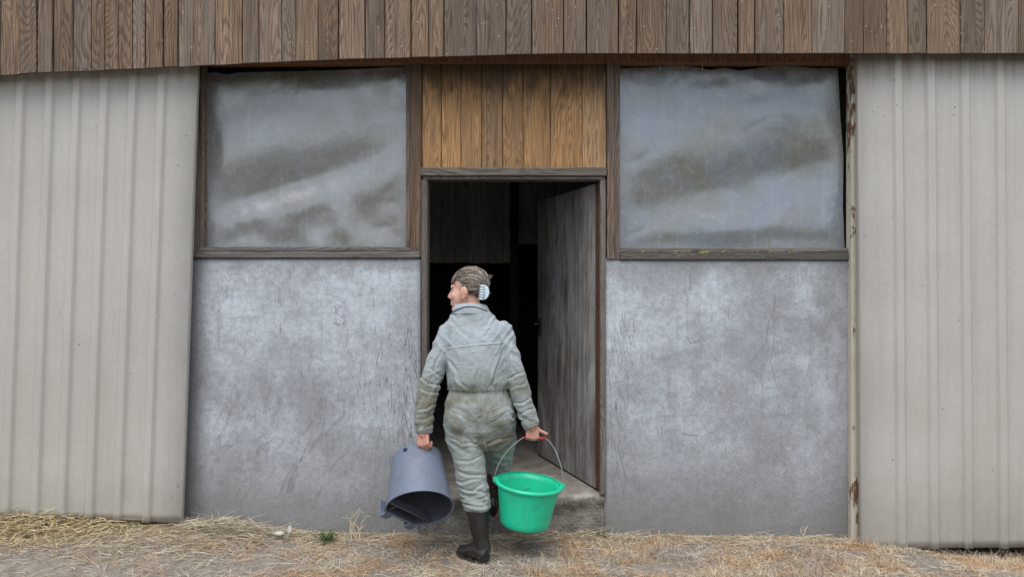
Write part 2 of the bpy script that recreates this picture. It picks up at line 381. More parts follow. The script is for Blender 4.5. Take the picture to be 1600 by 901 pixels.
def mat_ground():
    m = Mt('yard_earth')
    px, py, pz = m.xyz(m.pos)
    a = m.noise(m.pos, 2.2, 6, 0.6); b = m.noise(m.pos, 14, 8, 0.72); f = m.noise(m.pos, 90, 6, 0.75)
    col = m.mix(m.rng(b, 0.3, 0.7), (0.135, 0.112, 0.088), (0.29, 0.26, 0.225))
    col = m.mix(m.rng(a, 0.42, 0.62, 0, 0.5), col, (0.22, 0.205, 0.185))
    fib = m.noise(m.map(m.pos, (60, 160, 60), rot=(0, 0, 0.4)), 1.0, 4, 0.7)
    col = m.mix(m.rng(fib, 0.52, 0.72, 0, 0.6), col, (0.42, 0.35, 0.26))
    far = m.rng(m.vmath('LENGTH', m.pos), 7, 16)
    dist = m.t.nodes.new('ShaderNodeVectorMath'); dist.operation = 'LENGTH'; m.set(dist.inputs[0], m.pos)
    far = m.rng(dist.outputs['Value'], 7.0, 18.0)
    gr = m.mix(m.rng(a, 0.35, 0.65), (0.06, 0.07, 0.028), (0.12, 0.115, 0.055))
    col = m.mix(far, col, gr)
    col = m.mix(1.0, col, m.ramp(f, [(0.3, 0.7), (0.7, 1.2)]), 'MULTIPLY')
    m.P(Base_Color=col, Roughness=0.95); m.b.inputs['Specular IOR Level'].default_value = 0.15
    m.bump(m.math('ADD', b, m.math('MULTIPLY', f, 0.5)), 0.7, 0.012); return m.m
M['ground'] = mat_ground()

def mat_straw(name, stops, spot=None):
    m = Mt(name)
    c = m.ramp(m.island, stops)
    if spot:
        n = m.noise(m.pos, 3.2, 3, 0.55); c = m.mix(m.rng(n, 0.44, 0.58, 0, 0.85), c, m.ramp(m.island, spot)); n2 = m.noise(m.vmath('ADD', m.pos, (5, 5, 0)), 2.3, 3, 0.55); c = m.mix(m.rng(n2, 0.5, 0.62, 0, 0.6), c, m.ramp(m.island, [(0, (0.14, 0.125, 0.11)), (0.5, (0.30, 0.275, 0.245)), (1, (0.5, 0.47, 0.42))]))
    m.P(Base_Color=c, Roughness=0.75); m.b.inputs['Specular IOR Level'].default_value = 0.25
    return m.m
M['straw_gold'] = mat_straw('golden_straw', [(0, (0.18, 0.13, 0.065)), (0.35, (0.42, 0.33, 0.165)), (0.75, (0.62, 0.51, 0.29)), (1, (0.70, 0.61, 0.42))])
M['straw_pale'] = mat_straw('pale_straw', [(0, (0.16, 0.12, 0.08)), (0.35, (0.36, 0.29, 0.19)), (0.75, (0.52, 0.44, 0.31)), (1, (0.64, 0.57, 0.45))])
M['grass_dry'] = mat_straw('dry_grass_blades', [(0, (0.16, 0.12, 0.08)), (0.3, (0.38, 0.30, 0.20)), (0.7, (0.55, 0.46, 0.33)), (1, (0.68, 0.60, 0.47))],
                           [(0, (0.24, 0.12, 0.055)), (0.5, (0.47, 0.28, 0.14)), (1, (0.62, 0.45, 0.27))])
M['leaf'] = mat_straw('weed_leaf', [(0, (0.03, 0.05, 0.02)), (0.5, (0.06, 0.10, 0.03)), (0.85, (0.13, 0.18, 0.05)), (1, (0.20, 0.2, 0.07))])
M['stone'] = plain('pale_stone', (0.42, 0.40, 0.36), 0.85, 0.2, 0, 0.25, 30, 0.004)
M['steel_dark'] = plain('dark_iron', (0.06, 0.05, 0.045), 0.6, 0.4, 0.6, 0.3, 40)
M['scratch'] = plain('scratch_mark', (0.115, 0.11, 0.105), 0.9, 0.1)
M['lime'] = plain('lime_patch', (0.40, 0.415, 0.45), 0.85, 0.2, 0, 0.35, 45, 0.003)

# ------------------------------------------------------------------ ground
GW = [(-6, .10), (X(0), .10), (X(250), .085), (X(330), .07), (X(430), .03), (X(560), .012), (X(640), 0), (X(1000), 0), (X(1330), -.02), (X(1400), -.045), (X(1480), -.105), (X(1600), -.125), (6, -.125)]
def gz(x, y):
    w = 1 - sstep(0.05, 0.85, -y) if y < 0 else 1
    h = interp(x, GW) * w
    h += 0.012 * noise.noise(Vector((x * 2.1, y * 2.1, 0))) + 0.006 * noise.noise(Vector((x * 7, y * 7, 3)))
    return h
def axis(lo, hi, step, far):
    a = list(np.arange(lo, hi + 1e-6, step)); d = step
    l = [lo]; r = [a[-1]]
    while l[-1] > -far: d *= 1.45; l.append(l[-1] - d)
    d = step
    while r[-1] < far: d *= 1.45; r.append(r[-1] + d)
    return l[:0:-1] + a + r[1:]
xs = axis(-4.2, 4.2, 0.035, 150); ys = axis(-2.2, 0.2, 0.035, 150)
mb = MB(); mb.v = [(x, y, gz(x, y) if abs(x) < 9 and -6 < y < 1 else (0.0 if y < 1 else -0.02)) for y in ys for x in xs]
nx = len(xs)
mb.f = [(j * nx + i, j * nx + i + 1, (j + 1) * nx + i + 1, (j + 1) * nx + i) for j in range(len(ys) - 1) for i in range(nx - 1)]
g = mb.build('ground', M['ground'], None, True)
tag(g, 'trampled grey-brown earth of the farmyard in front of the barn', 'ground', kind='structure')

# ------------------------------------------------------------------ barn
barn = empty('barn', (0, 0, 0))
tag(barn, 'low barn with weathered plank cladding, grey rendered walls and an open doorway', 'barn')

def wdisp(x, z):
    return 0.004 * noise.noise(Vector((x * 2.2, z * 2.2, 1.3))) + 0.0015 * noise.noise(Vector((x * 9, z * 9, 5)))
def conc_wall(x0, x1, ztop, mat, name, label):
    mb = MB(); st = 0.03
    nx_, nz_ = int((x1 - x0) / st) + 1, int((ztop + 0.3) / st) + 1
    gx = np.linspace(x0, x1, nx_ + 1); gzv = np.linspace(-0.3, ztop, nz_ + 1)
    vs = []
    for j, z in enumerate(gzv):
        for i, x in enumerate(gx):
            zz = z
            if j == nz_: zz = z + 0.008 * noise.noise(Vector((x * 9, 0, 2)))
            vs.append((x, -wdisp(x, z) + (0.008 if j == nz_ else 0), zz))
    n = nx_ + 1
    fs = [(j * n + i, j * n + i + 1, (j + 1) * n + i + 1, (j + 1) * n + i) for j in range(nz_) for i in range(nx_)]
    # back and rim
    ring = [i for i in range(n)] + [j * n + n - 1 for j in range(1, nz_ + 1)] + [nz_ * n + i for i in range(n - 2, -1, -1)] + [j * n for j in range(nz_ - 1, 0, -1)]
    o = len(vs); vs += [(vs[i][0], 0.2, vs[i][2]) for i in ring]; L = len(ring)
    fs += [(ring[i], o + i, o + (i + 1) % L, ring[(i + 1) % L]) for i in range(L)]
    fs.append(tuple(o + i for i in range(L)))
    mb.add(vs, fs)
    ob = mb.build(name, mat, barn, True); ob['label'] = label
    return ob
ZW = Z(402)
XL0, XL1, XR0, XR1 = -2.3, X(657), X(944), 2.32
wl = conc_wall(XL0, XL1, ZW, M['conc_l'], 'rendered_wall', 'grey rendered wall below the milky window, smeared and scratched')
wr = conc_wall(XR0, XR1, ZW - 0.004, M['conc_r'], 'rendered_wall', 'grey rendered wall below the bluish window')

# scratches gouged on the render (flat marks): ribbons hugging the wall
def ribbon(mb, pts, w):
    vs = []; k = len(pts)
    for i, (x, z) in enumerate(pts):
        a = pts[max(i - 1, 0)]; b = pts[min(i + 1, k - 1)]
        dx, dz = b[0] - a[0], b[1] - a[1]; L = math.hypot(dx, dz) or 1
        ww = w * (0.35 + 0.65 * math.sin(math.pi * (i + 0.3) / (k - 0.4))) * random.uniform(0.5, 1.2)
        y = -wdisp(x, z) - 0.0012
        vs += [(x - dz / L * ww, y, z + dx / L * ww), (x + dz / L * ww, y, z - dx / L * ww)]
    mb.add(vs, [(2 * i, 2 * i + 1, 2 * i + 3, 2 * i + 2) for i in range(k - 1)])
def scratches(region, n, lean, length, wmax, parent):
    mb = MB()
    for _ in range(n):
        px, py = region(); x, z = X(px), Z(py)
        L = random.uniform(*length); k = max(4, int(L / 0.018)); a = lean + random.gauss(0, 0.13); pts = []
        for i in range(k):
            pts.append((x, z)); a += random.gauss(0, 0.16); a = lerp(a, lean, 0.15)
            x += math.sin(a) * L / k; z -= math.cos(a) * L / k
            if x > XL1 - 0.01 and parent is wl or x < XR0 + 0.01 and parent is wr: break
        pts = [p for p in pts if p[1] > 0.08]
        if len(pts) > 3: ribbon(mb, pts, random.uniform(0.0004, wmax))
    o = mb.build('scratch_marks', M['scratch'], parent); o['kind'] = 'stuff'
scratches(lambda: (650 - abs(random.gauss(0, 24)), random.uniform(500, 690)), 70, 0.02, (0.03, 0.2), 0.0016, wl)
scratches(lambda: (random.uniform(500, 630), random.uniform(560, 680)), 45, -0.15, (0.03, 0.16), 0.0013, wl)
scratches(lambda: (952 + abs(random.gauss(0, 20)), random.uniform(470, 740)), 48, 0.12, (0.04, 0.24), 0.0013, wr)
scratches(lambda: (random.uniform(960, 1180), random.uniform(600, 760)), 30, -0.15, (0.02, 0.1), 0.0014, wr)
mb = MB()
for pts in ([(1212, 450), (1209, 480), (1200, 505), (1197, 535), (1180, 555), (1172, 568), (1178, 580), (1186, 590), (1183, 600)],
            [(1211, 462), (1210, 520), (1208, 545), (1203, 562), (1208, 580), (1212, 600), (1219, 612)]):
    q = []
    for a, b in zip(pts, pts[1:]):
        for t in range(4): q.append((X(lerp(a[0], b[0], t / 4)), Z(lerp(a[1], b[1], t / 4)) + random.gauss(0, 0.001)))
    ribbon(mb, q, 0.0010)
mb.build('hairline_crack', M['scratch'], wr)

def patch(parent, px0, px1, py0, py1, mat, name):
    mb = MB(); n = 26; x0, x1, z0, z1 = X(px0), X(px1), Z(py1), Z(py0); top = []; 
    cx, cz = (x0 + x1) / 2, (z0 + z1) / 2; rim = []
    for i in range(n):
        a = 2 * math.pi * i / n; c, s = math.cos(a), math.sin(a); k = 1 / max(abs(c), abs(s)); k = lerp(k, 1, .15) * random.uniform(0.88, 1.03)
        rim.append((cx + c * k * (x1 - x0) / 2, cz + s * k * (z1 - z0) / 2))
    r0 = [(x, -wdisp(x, z) + 0.003, z) for x, z in rim]; r1 = [(lerp(cx, x, .95), -wdisp(x, z) - 0.0035, lerp(cz, z, .95)) for x, z in rim]
    mb.rings([r0, r1]); return mb.build(name, mat, parent)
o = patch(wl, 519, 540, 464, 507, M['lime'], 'torn_label'); o['label'] = 'torn pale label stuck on the render'
patch(wr, 1073, 1096, 450, 537, M['conc_r'], 'render_patch')
patch(wr, 1068, 1091, 643, 680, M['conc_r'], 'render_patch')

# threshold step with broken front edge and floor slab
FL = 0.262
mb = MB()
xsn = np.linspace(XL1 + 0.002, XR0 - 0.002, 50)
prof = [(0.26, FL), (0.16, FL), (0.09, FL - .002), (0.04, FL - .004), (0.01, FL - .006), (-0.015, FL - .009), (-0.03, FL - .018), (-0.034, FL - .04), (-0.03, 0.19), (-0.022, 0.165), (-0.02, 0.14), (-0.026, 0.115), (-0.03, 0.09), (-0.035, 0.05), (-0.04, 0.0), (-0.04, -0.25)]
vs = []
for y, z in prof:
    for x in xsn:
        d = noise.noise(Vector((x * 9, y * 9, z * 14))) * 0.018 + noise.noise(Vector((x * 30, y * 30, z * 40))) * 0.007
        k = sstep(0.2, 0.03, y) if False else (1 - sstep(0.03, 0.2, y))
        vs.append((x, y + (abs(d) * 2.2 + 0.02 * sstep(0.15, 0.45, noise.noise(Vector((x * 5, 0, 7))) + .2)) * k, z + d * k * 0.5))
n = len(xsn); fs = [(j * n + i, (j + 1) * n + i, (j + 1) * n + i + 1, j * n + i + 1) for j in range(len(prof) - 1) for i in range(n - 1)]
mb.add(vs, fs)
def mat_step():
    m = Mt('worn_step_concrete')
    b = m.noise(m.pos, 7, 8, 0.7); f = m.noise(m.pos, 60, 5, 0.7)
    col = m.mix(m.rng(b, 0.3, 0.7), (0.10, 0.086, 0.07), (0.21, 0.19, 0.165))
    ag = m.voro(m.pos, 55); col = m.mix(m.rng(ag, 0.2, 0.5, 0.3, 0), col, (0.27, 0.26, 0.24))
    col = m.mix(m.rng(f, 0.4, 0.6, 0.35, 0), col, (0.09, 0.08, 0.07))
    pz = m.xyz(m.pos)[2]; py_ = m.xyz(m.pos)[1]
    dust = m.math('MULTIPLY', m.rng(m.math('ADD', pz, m.math('MULTIPLY', b, .03)), FL - .02, FL + .005), m.rng(py_, .1, 1.2, 1, 0.2))
    col = m.mix(m.math('MULTIPLY', dust, .75), col, m.mix(m.rng(b, .4, .6), (0.25, 0.225, 0.19), (0.36, 0.335, 0.295)))
    m.P(Base_Color=col, Roughness=0.92); m.b.inputs['Specular IOR Level'].default_value = 0.2
    m.bump(m.math('ADD', b, m.math('ADD', f, ag)), 0.7, 0.008); return m.m
M['step'] = mat_step()
o = mb.build('threshold_step', M['step'], barn, True); o['label'] = 'worn concrete doorstep with a crumbling front edge'
MB().box(-5.9, 5.9, 0.26, 6.9, -0.2, FL).build('floor_slab', M['step'], barn)

# shell that keeps the inside dark
MB().box(-6.05, -5.9, 0.1, 7, -0.3, 4.6).build('side_wall', M['greywood'], barn)
MB().box(5.9, 6.05, 0.1, 7, -0.3, 4.6).build('side_wall', M['greywood'], barn)
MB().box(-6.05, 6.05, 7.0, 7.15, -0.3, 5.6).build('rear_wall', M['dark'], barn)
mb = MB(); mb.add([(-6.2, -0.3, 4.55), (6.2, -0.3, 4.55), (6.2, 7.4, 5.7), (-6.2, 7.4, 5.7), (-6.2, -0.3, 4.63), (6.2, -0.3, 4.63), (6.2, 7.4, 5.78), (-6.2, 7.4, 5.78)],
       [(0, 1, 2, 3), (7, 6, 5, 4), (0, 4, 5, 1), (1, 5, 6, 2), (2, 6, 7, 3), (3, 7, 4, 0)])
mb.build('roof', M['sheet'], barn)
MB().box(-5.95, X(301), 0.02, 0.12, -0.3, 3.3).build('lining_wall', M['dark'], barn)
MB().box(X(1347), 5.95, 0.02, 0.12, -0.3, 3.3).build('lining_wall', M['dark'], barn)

# upper cladding: backing plus one board per photo board
YB = -0.25
UE = [0, 30, 59, 83, 114, 143, 164, 185, 207, 228, 256, 278, 303, 336, 379, 404, 440, 462, 497, 530, 571, 601, 643, 670, 694, 744, 791, 831, 881, 917, 967, 995, 1041, 1078, 1114, 1154, 1180, 1225, 1268, 1320, 1349, 1386, 1419, 1449, 1501, 1539, 1592]
e = UE[0]
while X(e, YB) > -6.0: e -= random.choice((32, 38, 44, 50)); UE.insert(0, e)
e = UE[-1]
while X(e, YB) < 6.0: e += random.choice((32, 38, 44, 50)); UE.append(e)
BOT = [(-900, 140), (0, 116.5), (100, 111), (200, 107), (303, 102), (404, 97), (530, 92), (643, 89), (744, 86), (881, 83), (1600, 82.5), (2500, 82.5)]
clad = MB().box(-6.05, 6.05, -0.205, -0.15, 3.12, 4.6).build('upper_cladding', M['dark'], barn)
clad['label'] = 'weathered vertical plank cladding along the top of the front'
for a, b in zip(UE, UE[1:]):
    x0, x1 = X(a, YB) + 0.0015, X(b, YB) - 0.0015 - random.choice((0, 0.001, 0.003, 0.006))
    zb = Z(interp((a + b) / 2, BOT), YB) + random.uniform(-0.002, 0.002)
    dy = random.uniform(-0.006, 0.006); cx = (x0 + x1) / 2; h = 4.56 - zb; w = (x1 - x0) / 2
    mb = MB().box(-w, w, -0.022, 0.0, 0, h, 0.003); sl = (Z(interp(b, BOT), YB) - Z(interp(a, BOT), YB)) / (2 * w)
    mb.v = [(q[0], q[1], q[2] + (sl * q[0] if q[2] < .01 else 0)) for q in mb.v]
    o = mb.build('board', M['board'], clad, False, (cx, YB + 0.022 + dy, zb))
    o.rotation_euler[1] = random.gauss(0, 0.0016)

# beam over the windows and the soffit behind the cladding
o = MB().box(X(300), X(1332), -0.03, 0.09, Z(99), Z(80), 0.006).build('head_beam', M['beam'], barn)
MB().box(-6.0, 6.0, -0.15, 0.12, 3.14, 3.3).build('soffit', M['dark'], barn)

# warm boards above the door
ME = [659, 689, 720, 752, 785, 817.5, 860, 910, 947.5]
infill = MB().box(X(660), X(946), 0.035, 0.07, Z(262), Z(84)).build('overdoor_infill', M['dark'], barn)
infill['label'] = 'honey brown boards above the doorway, darker along the top'
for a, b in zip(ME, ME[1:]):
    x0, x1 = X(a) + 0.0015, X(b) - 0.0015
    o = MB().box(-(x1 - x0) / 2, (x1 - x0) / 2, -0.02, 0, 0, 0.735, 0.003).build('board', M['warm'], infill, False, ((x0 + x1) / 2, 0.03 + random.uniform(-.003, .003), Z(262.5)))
    o.rotation_euler[1] = random.gauss(0, 0.002)

def vpost(px0, px1, py0, py1, y0, y1, mat, name, ch=0.004):
    x0, x1 = X(px0), X(px1); cx = (x0 + x1) / 2
    return MB().box(x0 - cx, x1 - cx, 0, y1 - y0, 0, Z(py0) - Z(py1), ch).build(name, mat, barn, False, (cx, y0, Z(py1)))
vpost(641, 658.5, 86, 401, -0.012, 0.1, M['post'], 'window_post')
vpost(948, 960, 86, 404, -0.012, 0.1, M['post'], 'window_post')
vpost(299, 313, 96, 401, 0.0, 0.1, M['post'], 'window_post')
def hbeam(px0, px1, py0, py1, y0, y1, mat, name, ch=0.004, parent=None):
    # build upright so the grain runs along, then turn
    L = X(px1) - X(px0); h = Z(py0) - Z(py1)
    o = MB().box(-h / 2, h / 2, 0, y1 - y0, 0, L, ch).build(name, mat, parent or barn, False, (X(px0), y0, (Z(py0) + Z(py1)) / 2))
    o.rotation_euler[1] = R(90); return o
# door frame
df = vpost(659, 668.5, 281, 772, -0.022, 0.1, M['greywood'], 'door_jamb')
vpost(937.5, 946, 281, 770, -0.018, 0.1, M['greywood'], 'door_jamb')
hbeam(658, 947, 262, 275, -0.03, 0.1, M['greywood'], 'door_lintel')
hbeam(661, 945, 275.3, 280.5, -0.014, 0.1, M['greywood'], 'door_lintel')
# windows: frame battens, sill, film
def film_mesh(px0, px1, py0, py1, topf, rightf, yf):
    mb = MB(); nx_, nz_ = 90, 80; vs = []
    for j in range(nz_ + 1):
        for i in range(nx_ + 1):
            u, v = i / nx_, j / nz_
            pt = topf(lerp(px0, px1, u)); py = lerp(py1, pt, v); pr = rightf(py); px = lerp(px0, pr, u)
            vs.append((X(px), 0.05 + yf(u, v), Z(py)))
    n = nx_ + 1
    mb.add(vs, [(j * n + i, j * n + i + 1, (j + 1) * n + i + 1, (j + 1) * n + i) for j in range(nz_) for i in range(nx_)])
    return mb
def G(u, v, cu, cv, su, sv, an=0.0):
    du, dv = u - cu, v - cv; c, s = math.cos(an), math.sin(an); a, b = du * c + dv * s, -du * s + dv * c
    return math.exp(-(a / su) ** 2 - (b / sv) ** 2)
def yl(u, v):
    e = min(u, 1 - u, v * 1.0, 1 - v) ; k = sstep(0, 0.12, e)
    y = -0.022 * G(u, v, .35, .62, .55, .16, .45) + 0.02 * G(u, v, .42, .36, .6, .10, .38) - 0.014 * G(u, v, .3, .2, .3, .08, .3)
    y += -0.012 * G(u, v, .38, .1, .07, .09) + 0.010 * G(u, v, .55, .14, .05, .16) - 0.010 * G(u, v, .66, .14, .05, .18, .2) + 0.008 * G(u, v, .8, .16, .06, .1)
    y += -0.012 * G(u, v, .93, .42, .06, .10) + 0.012 * G(u, v, .97, .3, .04, .1) + 0.01 * G(u, v, .8, .8, .2, .12, .3)
    y += 0.008 * noise.noise(Vector((u * 4, v * 5, 1.5))) + 0.0035 * (1 - sstep(.1, .45, v)) * (1 - 2 * abs(noise.noise(Vector((u * 9 + v * 3, v * 3, 4.5))))) + 0.003 * sstep(.75, .95, u) * (1 - 2 * abs(noise.noise(Vector((u * 5, v * 9 - u * 4, 2.5))))) + 0.003 * sstep(.8, .97, v) * noise.noise(Vector((u * 16, v * 4, 8)))
    return y * k * 1.15
def yr(u, v):
    e = min(u, 1 - u, v, 1 - v); k = sstep(0, 0.1, e)
    y = 0.020 * G(u, v, .45, .33, .45, .12, .35) - 0.018 * G(u, v, .35, .62, .5, .2, .3) - 0.012 * G(u, v, .55, .12, .35, .08, .05)
    y += 0.014 * G(u, v, .85, .42, .12, .12) - 0.010 * G(u, v, .72, .75, .18, .1) + 0.008 * G(u, v, .62, .86, .08, .06)
    y += 0.008 * noise.noise(Vector((u * 4, v * 4, 7.5))) + 0.003 * (1 - 2 * abs(noise.noise(Vector((u * 5 - v * 4, v * 7 + u * 2, 3.5))))) + 0.004 * sstep(.8, .97, v) * noise.noise(Vector((u * 18, v * 4, 2)))
    return y * k * 1.0
def window(px0, px1, py0, py1, film, mat, label):
    w = hbeam(px0 - 4, px1 + 4, py1 - 1, py1 + 6, -0.005, 0.09, M['sill'], 'window'); w['label'] = label
    return w
def keep(o, parent):           # parent while keeping the world placement (parents may be turned)
    bpy.context.view_layer.update(); o.parent = parent; o.matrix_parent_inverse = parent.matrix_world.inverted(); return o
w1 = window(316, 637, 100, 386, None, None, 'window of milky rippled plastic film left of the doorway')
w2 = window(968, 1331, 96, 388, None, None, 'window of dirty bluish plastic film right of the doorway')
f1 = film_mesh(317, 639, 103, 386, lambda p: interp(p, [(310, 111), (330, 109), (350, 113), (366, 110), (395, 109), (450, 108), (520, 106), (570, 104), (600, 102), (640, 101)]), lambda py: 637.5, yl)
keep(f1.build('plastic_film', M['film_l'], None, True), w1)
def tr(p): return interp(p, [(968, 103), (1010, 102), (1040, 100), (1070, 99), (1095, 102), (1112, 106), (1135, 102), (1160, 107), (1185, 103), (1215, 99), (1245, 100), (1280, 103), (1320, 103)])
f2 = film_mesh(968, 1313, 104, 388, tr, lambda py: interp(py, [(100, 1314), (180, 1318), (240, 1323), (320, 1322), (388, 1325)]), yr)
keep(f2.build('plastic_film', M['film_r'], None, True), w2)
for (a, b, c, d, w) in ((313, 319, 100, 386, w1), (634.5, 641, 98, 386, w1), (960, 968.5, 96, 404.5, w2)):
    x0, x1 = X(a), X(b); cx = (x0 + x1) / 2
    keep(MB().box(x0 - cx, x1 - cx, 0, .07, 0, Z(c) - Z(d), 0.003).build('frame_batten', M['post'], None, False, (cx, -0.006, Z(d))), w)
for (a, b, c, d, w) in ((298, 655, 392.5, 402.5, w1), (969, 1333, 394.5, 405.5, w2)):
    o = hbeam(a, b, c, d, -0.016, 0.1, M['sill'], 'sill'); keep(o, w)
def lichen(w):
    mb = MB()
    for px, n in ((1005, 8), (1030, 5), (1055, 12), (1070, 8), (1098, 18), (1104, 12), (1135, 6), (1180, 5), (1205, 6), (1240, 4)):
        for _ in range(n):
            c = Vector((X(px + random.gauss(0, 5)), -0.0055, Z(392.5 + random.gauss(0, .8)))); r = random.uniform(.002, .005)
            mb.ell(c, (r * 1.5, .0025, r * .6), None, 6, 4)
    o = mb.build('lichen', plain('yellow_lichen', (0.33, 0.30, 0.05), .9, .1, 0, .3, 60), None, True); o['kind'] = 'stuff'; keep(o, w)
lichen(w2)
# pale tie threads at the top of the bluish film
for px in (1032, 1068, 1099):
    mb = MB().tube([(X(px), 0.03, Z(96)), (X(px + 0.5), 0.035, Z(101)), (X(px + 1), 0.045, Z(109))], 0.0025, 5)
    keep(mb.build('tie_string', M['stone'], None), w2)
# added dark sheets behind the films stand in for the unlit interior
MB().box(X(300), X(645), 0.16, 0.19, Z(400), 3.14).build('shade_backing', M['dark'], barn)
MB().box(X(962), X(1345), 0.16, 0.19, Z(400), 3.14).build('shade_backing', M['dark'], barn)

# rusty steel post by the right sliding door
mb = MB(); xa, xb = X(1330, -.045), X(1344.5, -.045)
mb.box(xa, xb, -0.045, -0.037, -0.25, 3.1); mb.box(xa, xa + 0.007, -0.0365, 0.03, -0.25, 3.1)
o = mb.build('steel_post', M['rust'], barn); o['label'] = 'cream painted steel angle post flaking with rust'

# open plank door swung inwards
hx, hy = X(938), 0.09
door = empty('tmp')
ang = math.atan2(1.06, X(846, 1.1) - hx)
u = Vector((math.cos(ang), math.sin(ang), 0)); nrm = Vector((u.y, -u.x, 0)) * -1      # nrm looks left, the visible face
LEN = 1.13; zd0, zd1 = FL + 0.016, Z(284)
Mx = Matrix.Translation((hx, hy, zd0)) @ Matrix.Rotation(ang, 4, 'Z')
bpy.data.objects.remove(door)
# local: x along leaf, y towards +left of x (faces left of travel), z up
dm = MB()
dm.box(0.01, LEN - 0.01, -0.030, -0.0235, 0.01, zd1 - zd0 - 0.01)
leaf = dm.build('door', M['door'], barn); leaf.matrix_world = Mx; leaf['label'] = 'grey weathered plank door standing open inwards'
wds = [0.2, 0.21, 0.18, 0.2, 0.17, 0.17]; xo = 0.0; bpy.context.view_layer.update()
for wv in wds:
    o = MB().box(-wv / 2 + 0.0008, wv / 2 - 0.0008, -0.022, 0.022, 0, zd1 - zd0, 0.0).build('plank', M['door'], leaf, False, (xo + wv / 2, random.uniform(-.0008, .0008), 0)); xo += wv
for zc in (0.25, 1.0, 1.72): MB().box(0.04, LEN - 0.04, -0.06, -0.031, zc - 0.06, zc + 0.06).build('brace', M['door'], leaf)
o = MB().box(-0.012, -0.001, -0.022, 0.025, 0, zd1 - zd0).build('hinge_strip', M['rust'], leaf)
o.data.materials[0] = plain('rusty_strip', (0.11, 0.05, 0.03), .8, .2, 0, .4, 60)
mb = MB(); mb.box(LEN - 0.09, LEN - 0.02, 0.0215, 0.03, 0.93, 1.06); mb.tube([(LEN - .055, .03, 1.02), (LEN - .055, .07, 1.02), (LEN - .10, .075, 1.02)], .009, 8)
mb.build('latch', M['steel_dark'], leaf)

# planked partition inside
part = MB().box(-2.2, 1.1, 2.64, 2.7, 2.3, 2.4).build('inner_partition', M['inner'], barn)
x = -2.2
while x < 1.0:
    wv = random.uniform(.13, .19); zb = Z(410, 2.6) if x < X(798, 2.6) - .05 else Z(381, 2.6)
    MB().box(-wv / 2 + .002, wv / 2 - .002, -0.02, 0, 0, 2.95 - zb).build('plank', M['inner'], part, False, (x + wv / 2, 2.638, zb + random.uniform(-.004, .004))); x += wv
MB().box(X(797, 2.55), X(801, 2.55) + .06, 2.52, 2.60, FL, 3.1).build('inner_post', M['dark'], barn)
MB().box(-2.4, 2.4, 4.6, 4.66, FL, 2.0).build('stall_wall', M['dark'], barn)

# ------------------------------------------------------------------ sliding doors of ribbed sheet
def rib_sheet(ribs, x0, x1, z0, z1, h, wt, wb):
    """profile along x with trapezoid ribs, front = -y; returns MB of a folded sheet with thickness"""
    prof = [(x0, 0.0)]
    for r in ribs:
        if r - wb / 2 > prof[-1][0] + 0.002 and r + wb / 2 < x1 - 0.002:
            prof += [(r - wb / 2, 0), (r - wb * .44, -h * .12), (r - wt / 2 - .004, -h * .88), (r - wt / 2 + .003, -h), (r + wt / 2 - .003, -h), (r + wt / 2 + .005, -h * .9), (r + wb * .42, -h * .16), (r + wb * .62, 0)]
    prof.append((x1, 0.0)); mb = MB(); nz_ = 60; t = 0.0015
    zs = np.linspace(z0, z1, nz_ + 1); n = len(prof); vs = []
    def dent(x, z): 
        b = 0.004 * noise.noise(Vector((x * 1.7, z * 1.3, 4))) + 0.002 * noise.noise(Vector((x * 5, z * 3, 9)))
        b += 0.010 * (1 - sstep(z0, z0 + 0.12, z)) * noise.noise(Vector((x * 8, 0, 3)))
        return b
    for off in (0, t):
        for z in zs:
            for x, y in prof: vs.append((x, y + dent(x, z) + off, z + (0.006 * noise.noise(Vector((x * 6, 1, 1))) if z == zs[0] else 0)))
    fs = []
    for s_ in (0, 1):
        o = s_ * n * (nz_ + 1)
        for j in range(nz_):
            for i in range(n - 1):
                q = (o + j * n + i, o + j * n + i + 1, o + (j + 1) * n + i + 1, o + (j + 1) * n + i); fs.append(q if s_ == 0 else q[::-1])
    o = n * (nz_ + 1)
    fs += [(i, i + 1, o + i + 1, o + i) for i in range(n - 1)]
    fs += [(j * n, (j + 1) * n, o + (j + 1) * n, o + j * n) for j in range(nz_)] + [(j * n + n - 1, (j + 1) * n + n - 1, o + (j + 1) * n + n - 1, o + j * n + n - 1) for j in range(nz_)]
    mb.add(vs, fs); return mb
def screws(mb, ribs, n, h):
    rg = random.Random(n)
    for _ in range(n):
        r = rg.choice([q for q in ribs if abs(q) < 1.3]); mb.ell((r + rg.uniform(-.004, .004), -h - 0.001, rg.choice((0.12, 1.35, 1.95)) + rg.uniform(-.05, .05)), (.006, .004, .006), None, 8, 5)
YP = -0.125
# left: leaning a little
pl = W(283, 815, YP); sd_l = empty('sliding_door', pl)
tag(sd_l, 'ribbed beige sheet sliding door left of the doorway, hanging askew', 'sliding door', 'sheet metal sliding doors')
kx = (CAMD + YP) / CAMD
Lt = (308 - 283) / SC * kx; Hh = (815 - 100) / SC * kx; an = math.atan2(25, 705)
ribs = [-(285 - b) / SC * kx for b in (231, 186, 142, 99, 57, 12)]; r_ = ribs[-1]
while r_ > -3.4: r_ -= 0.178; ribs.append(r_)
ribs = ribs[::-1]
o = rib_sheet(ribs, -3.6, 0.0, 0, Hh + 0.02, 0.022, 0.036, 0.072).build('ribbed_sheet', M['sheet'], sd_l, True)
mb = MB(); mb.box(-0.018, 0.003, 0.004, 0.035, 0.004, Hh + .0); mb.build('edge_frame', M['sheet'], sd_l)
mb = MB(); mb.box(-3.55, -0.02, 0.016, 0.05, 0.03, 0.08); mb.box(-3.55, -0.02, 0.016, 0.05, 1.5, 1.55); mb.build('cross_rail', M['steel_dark'], sd_l)
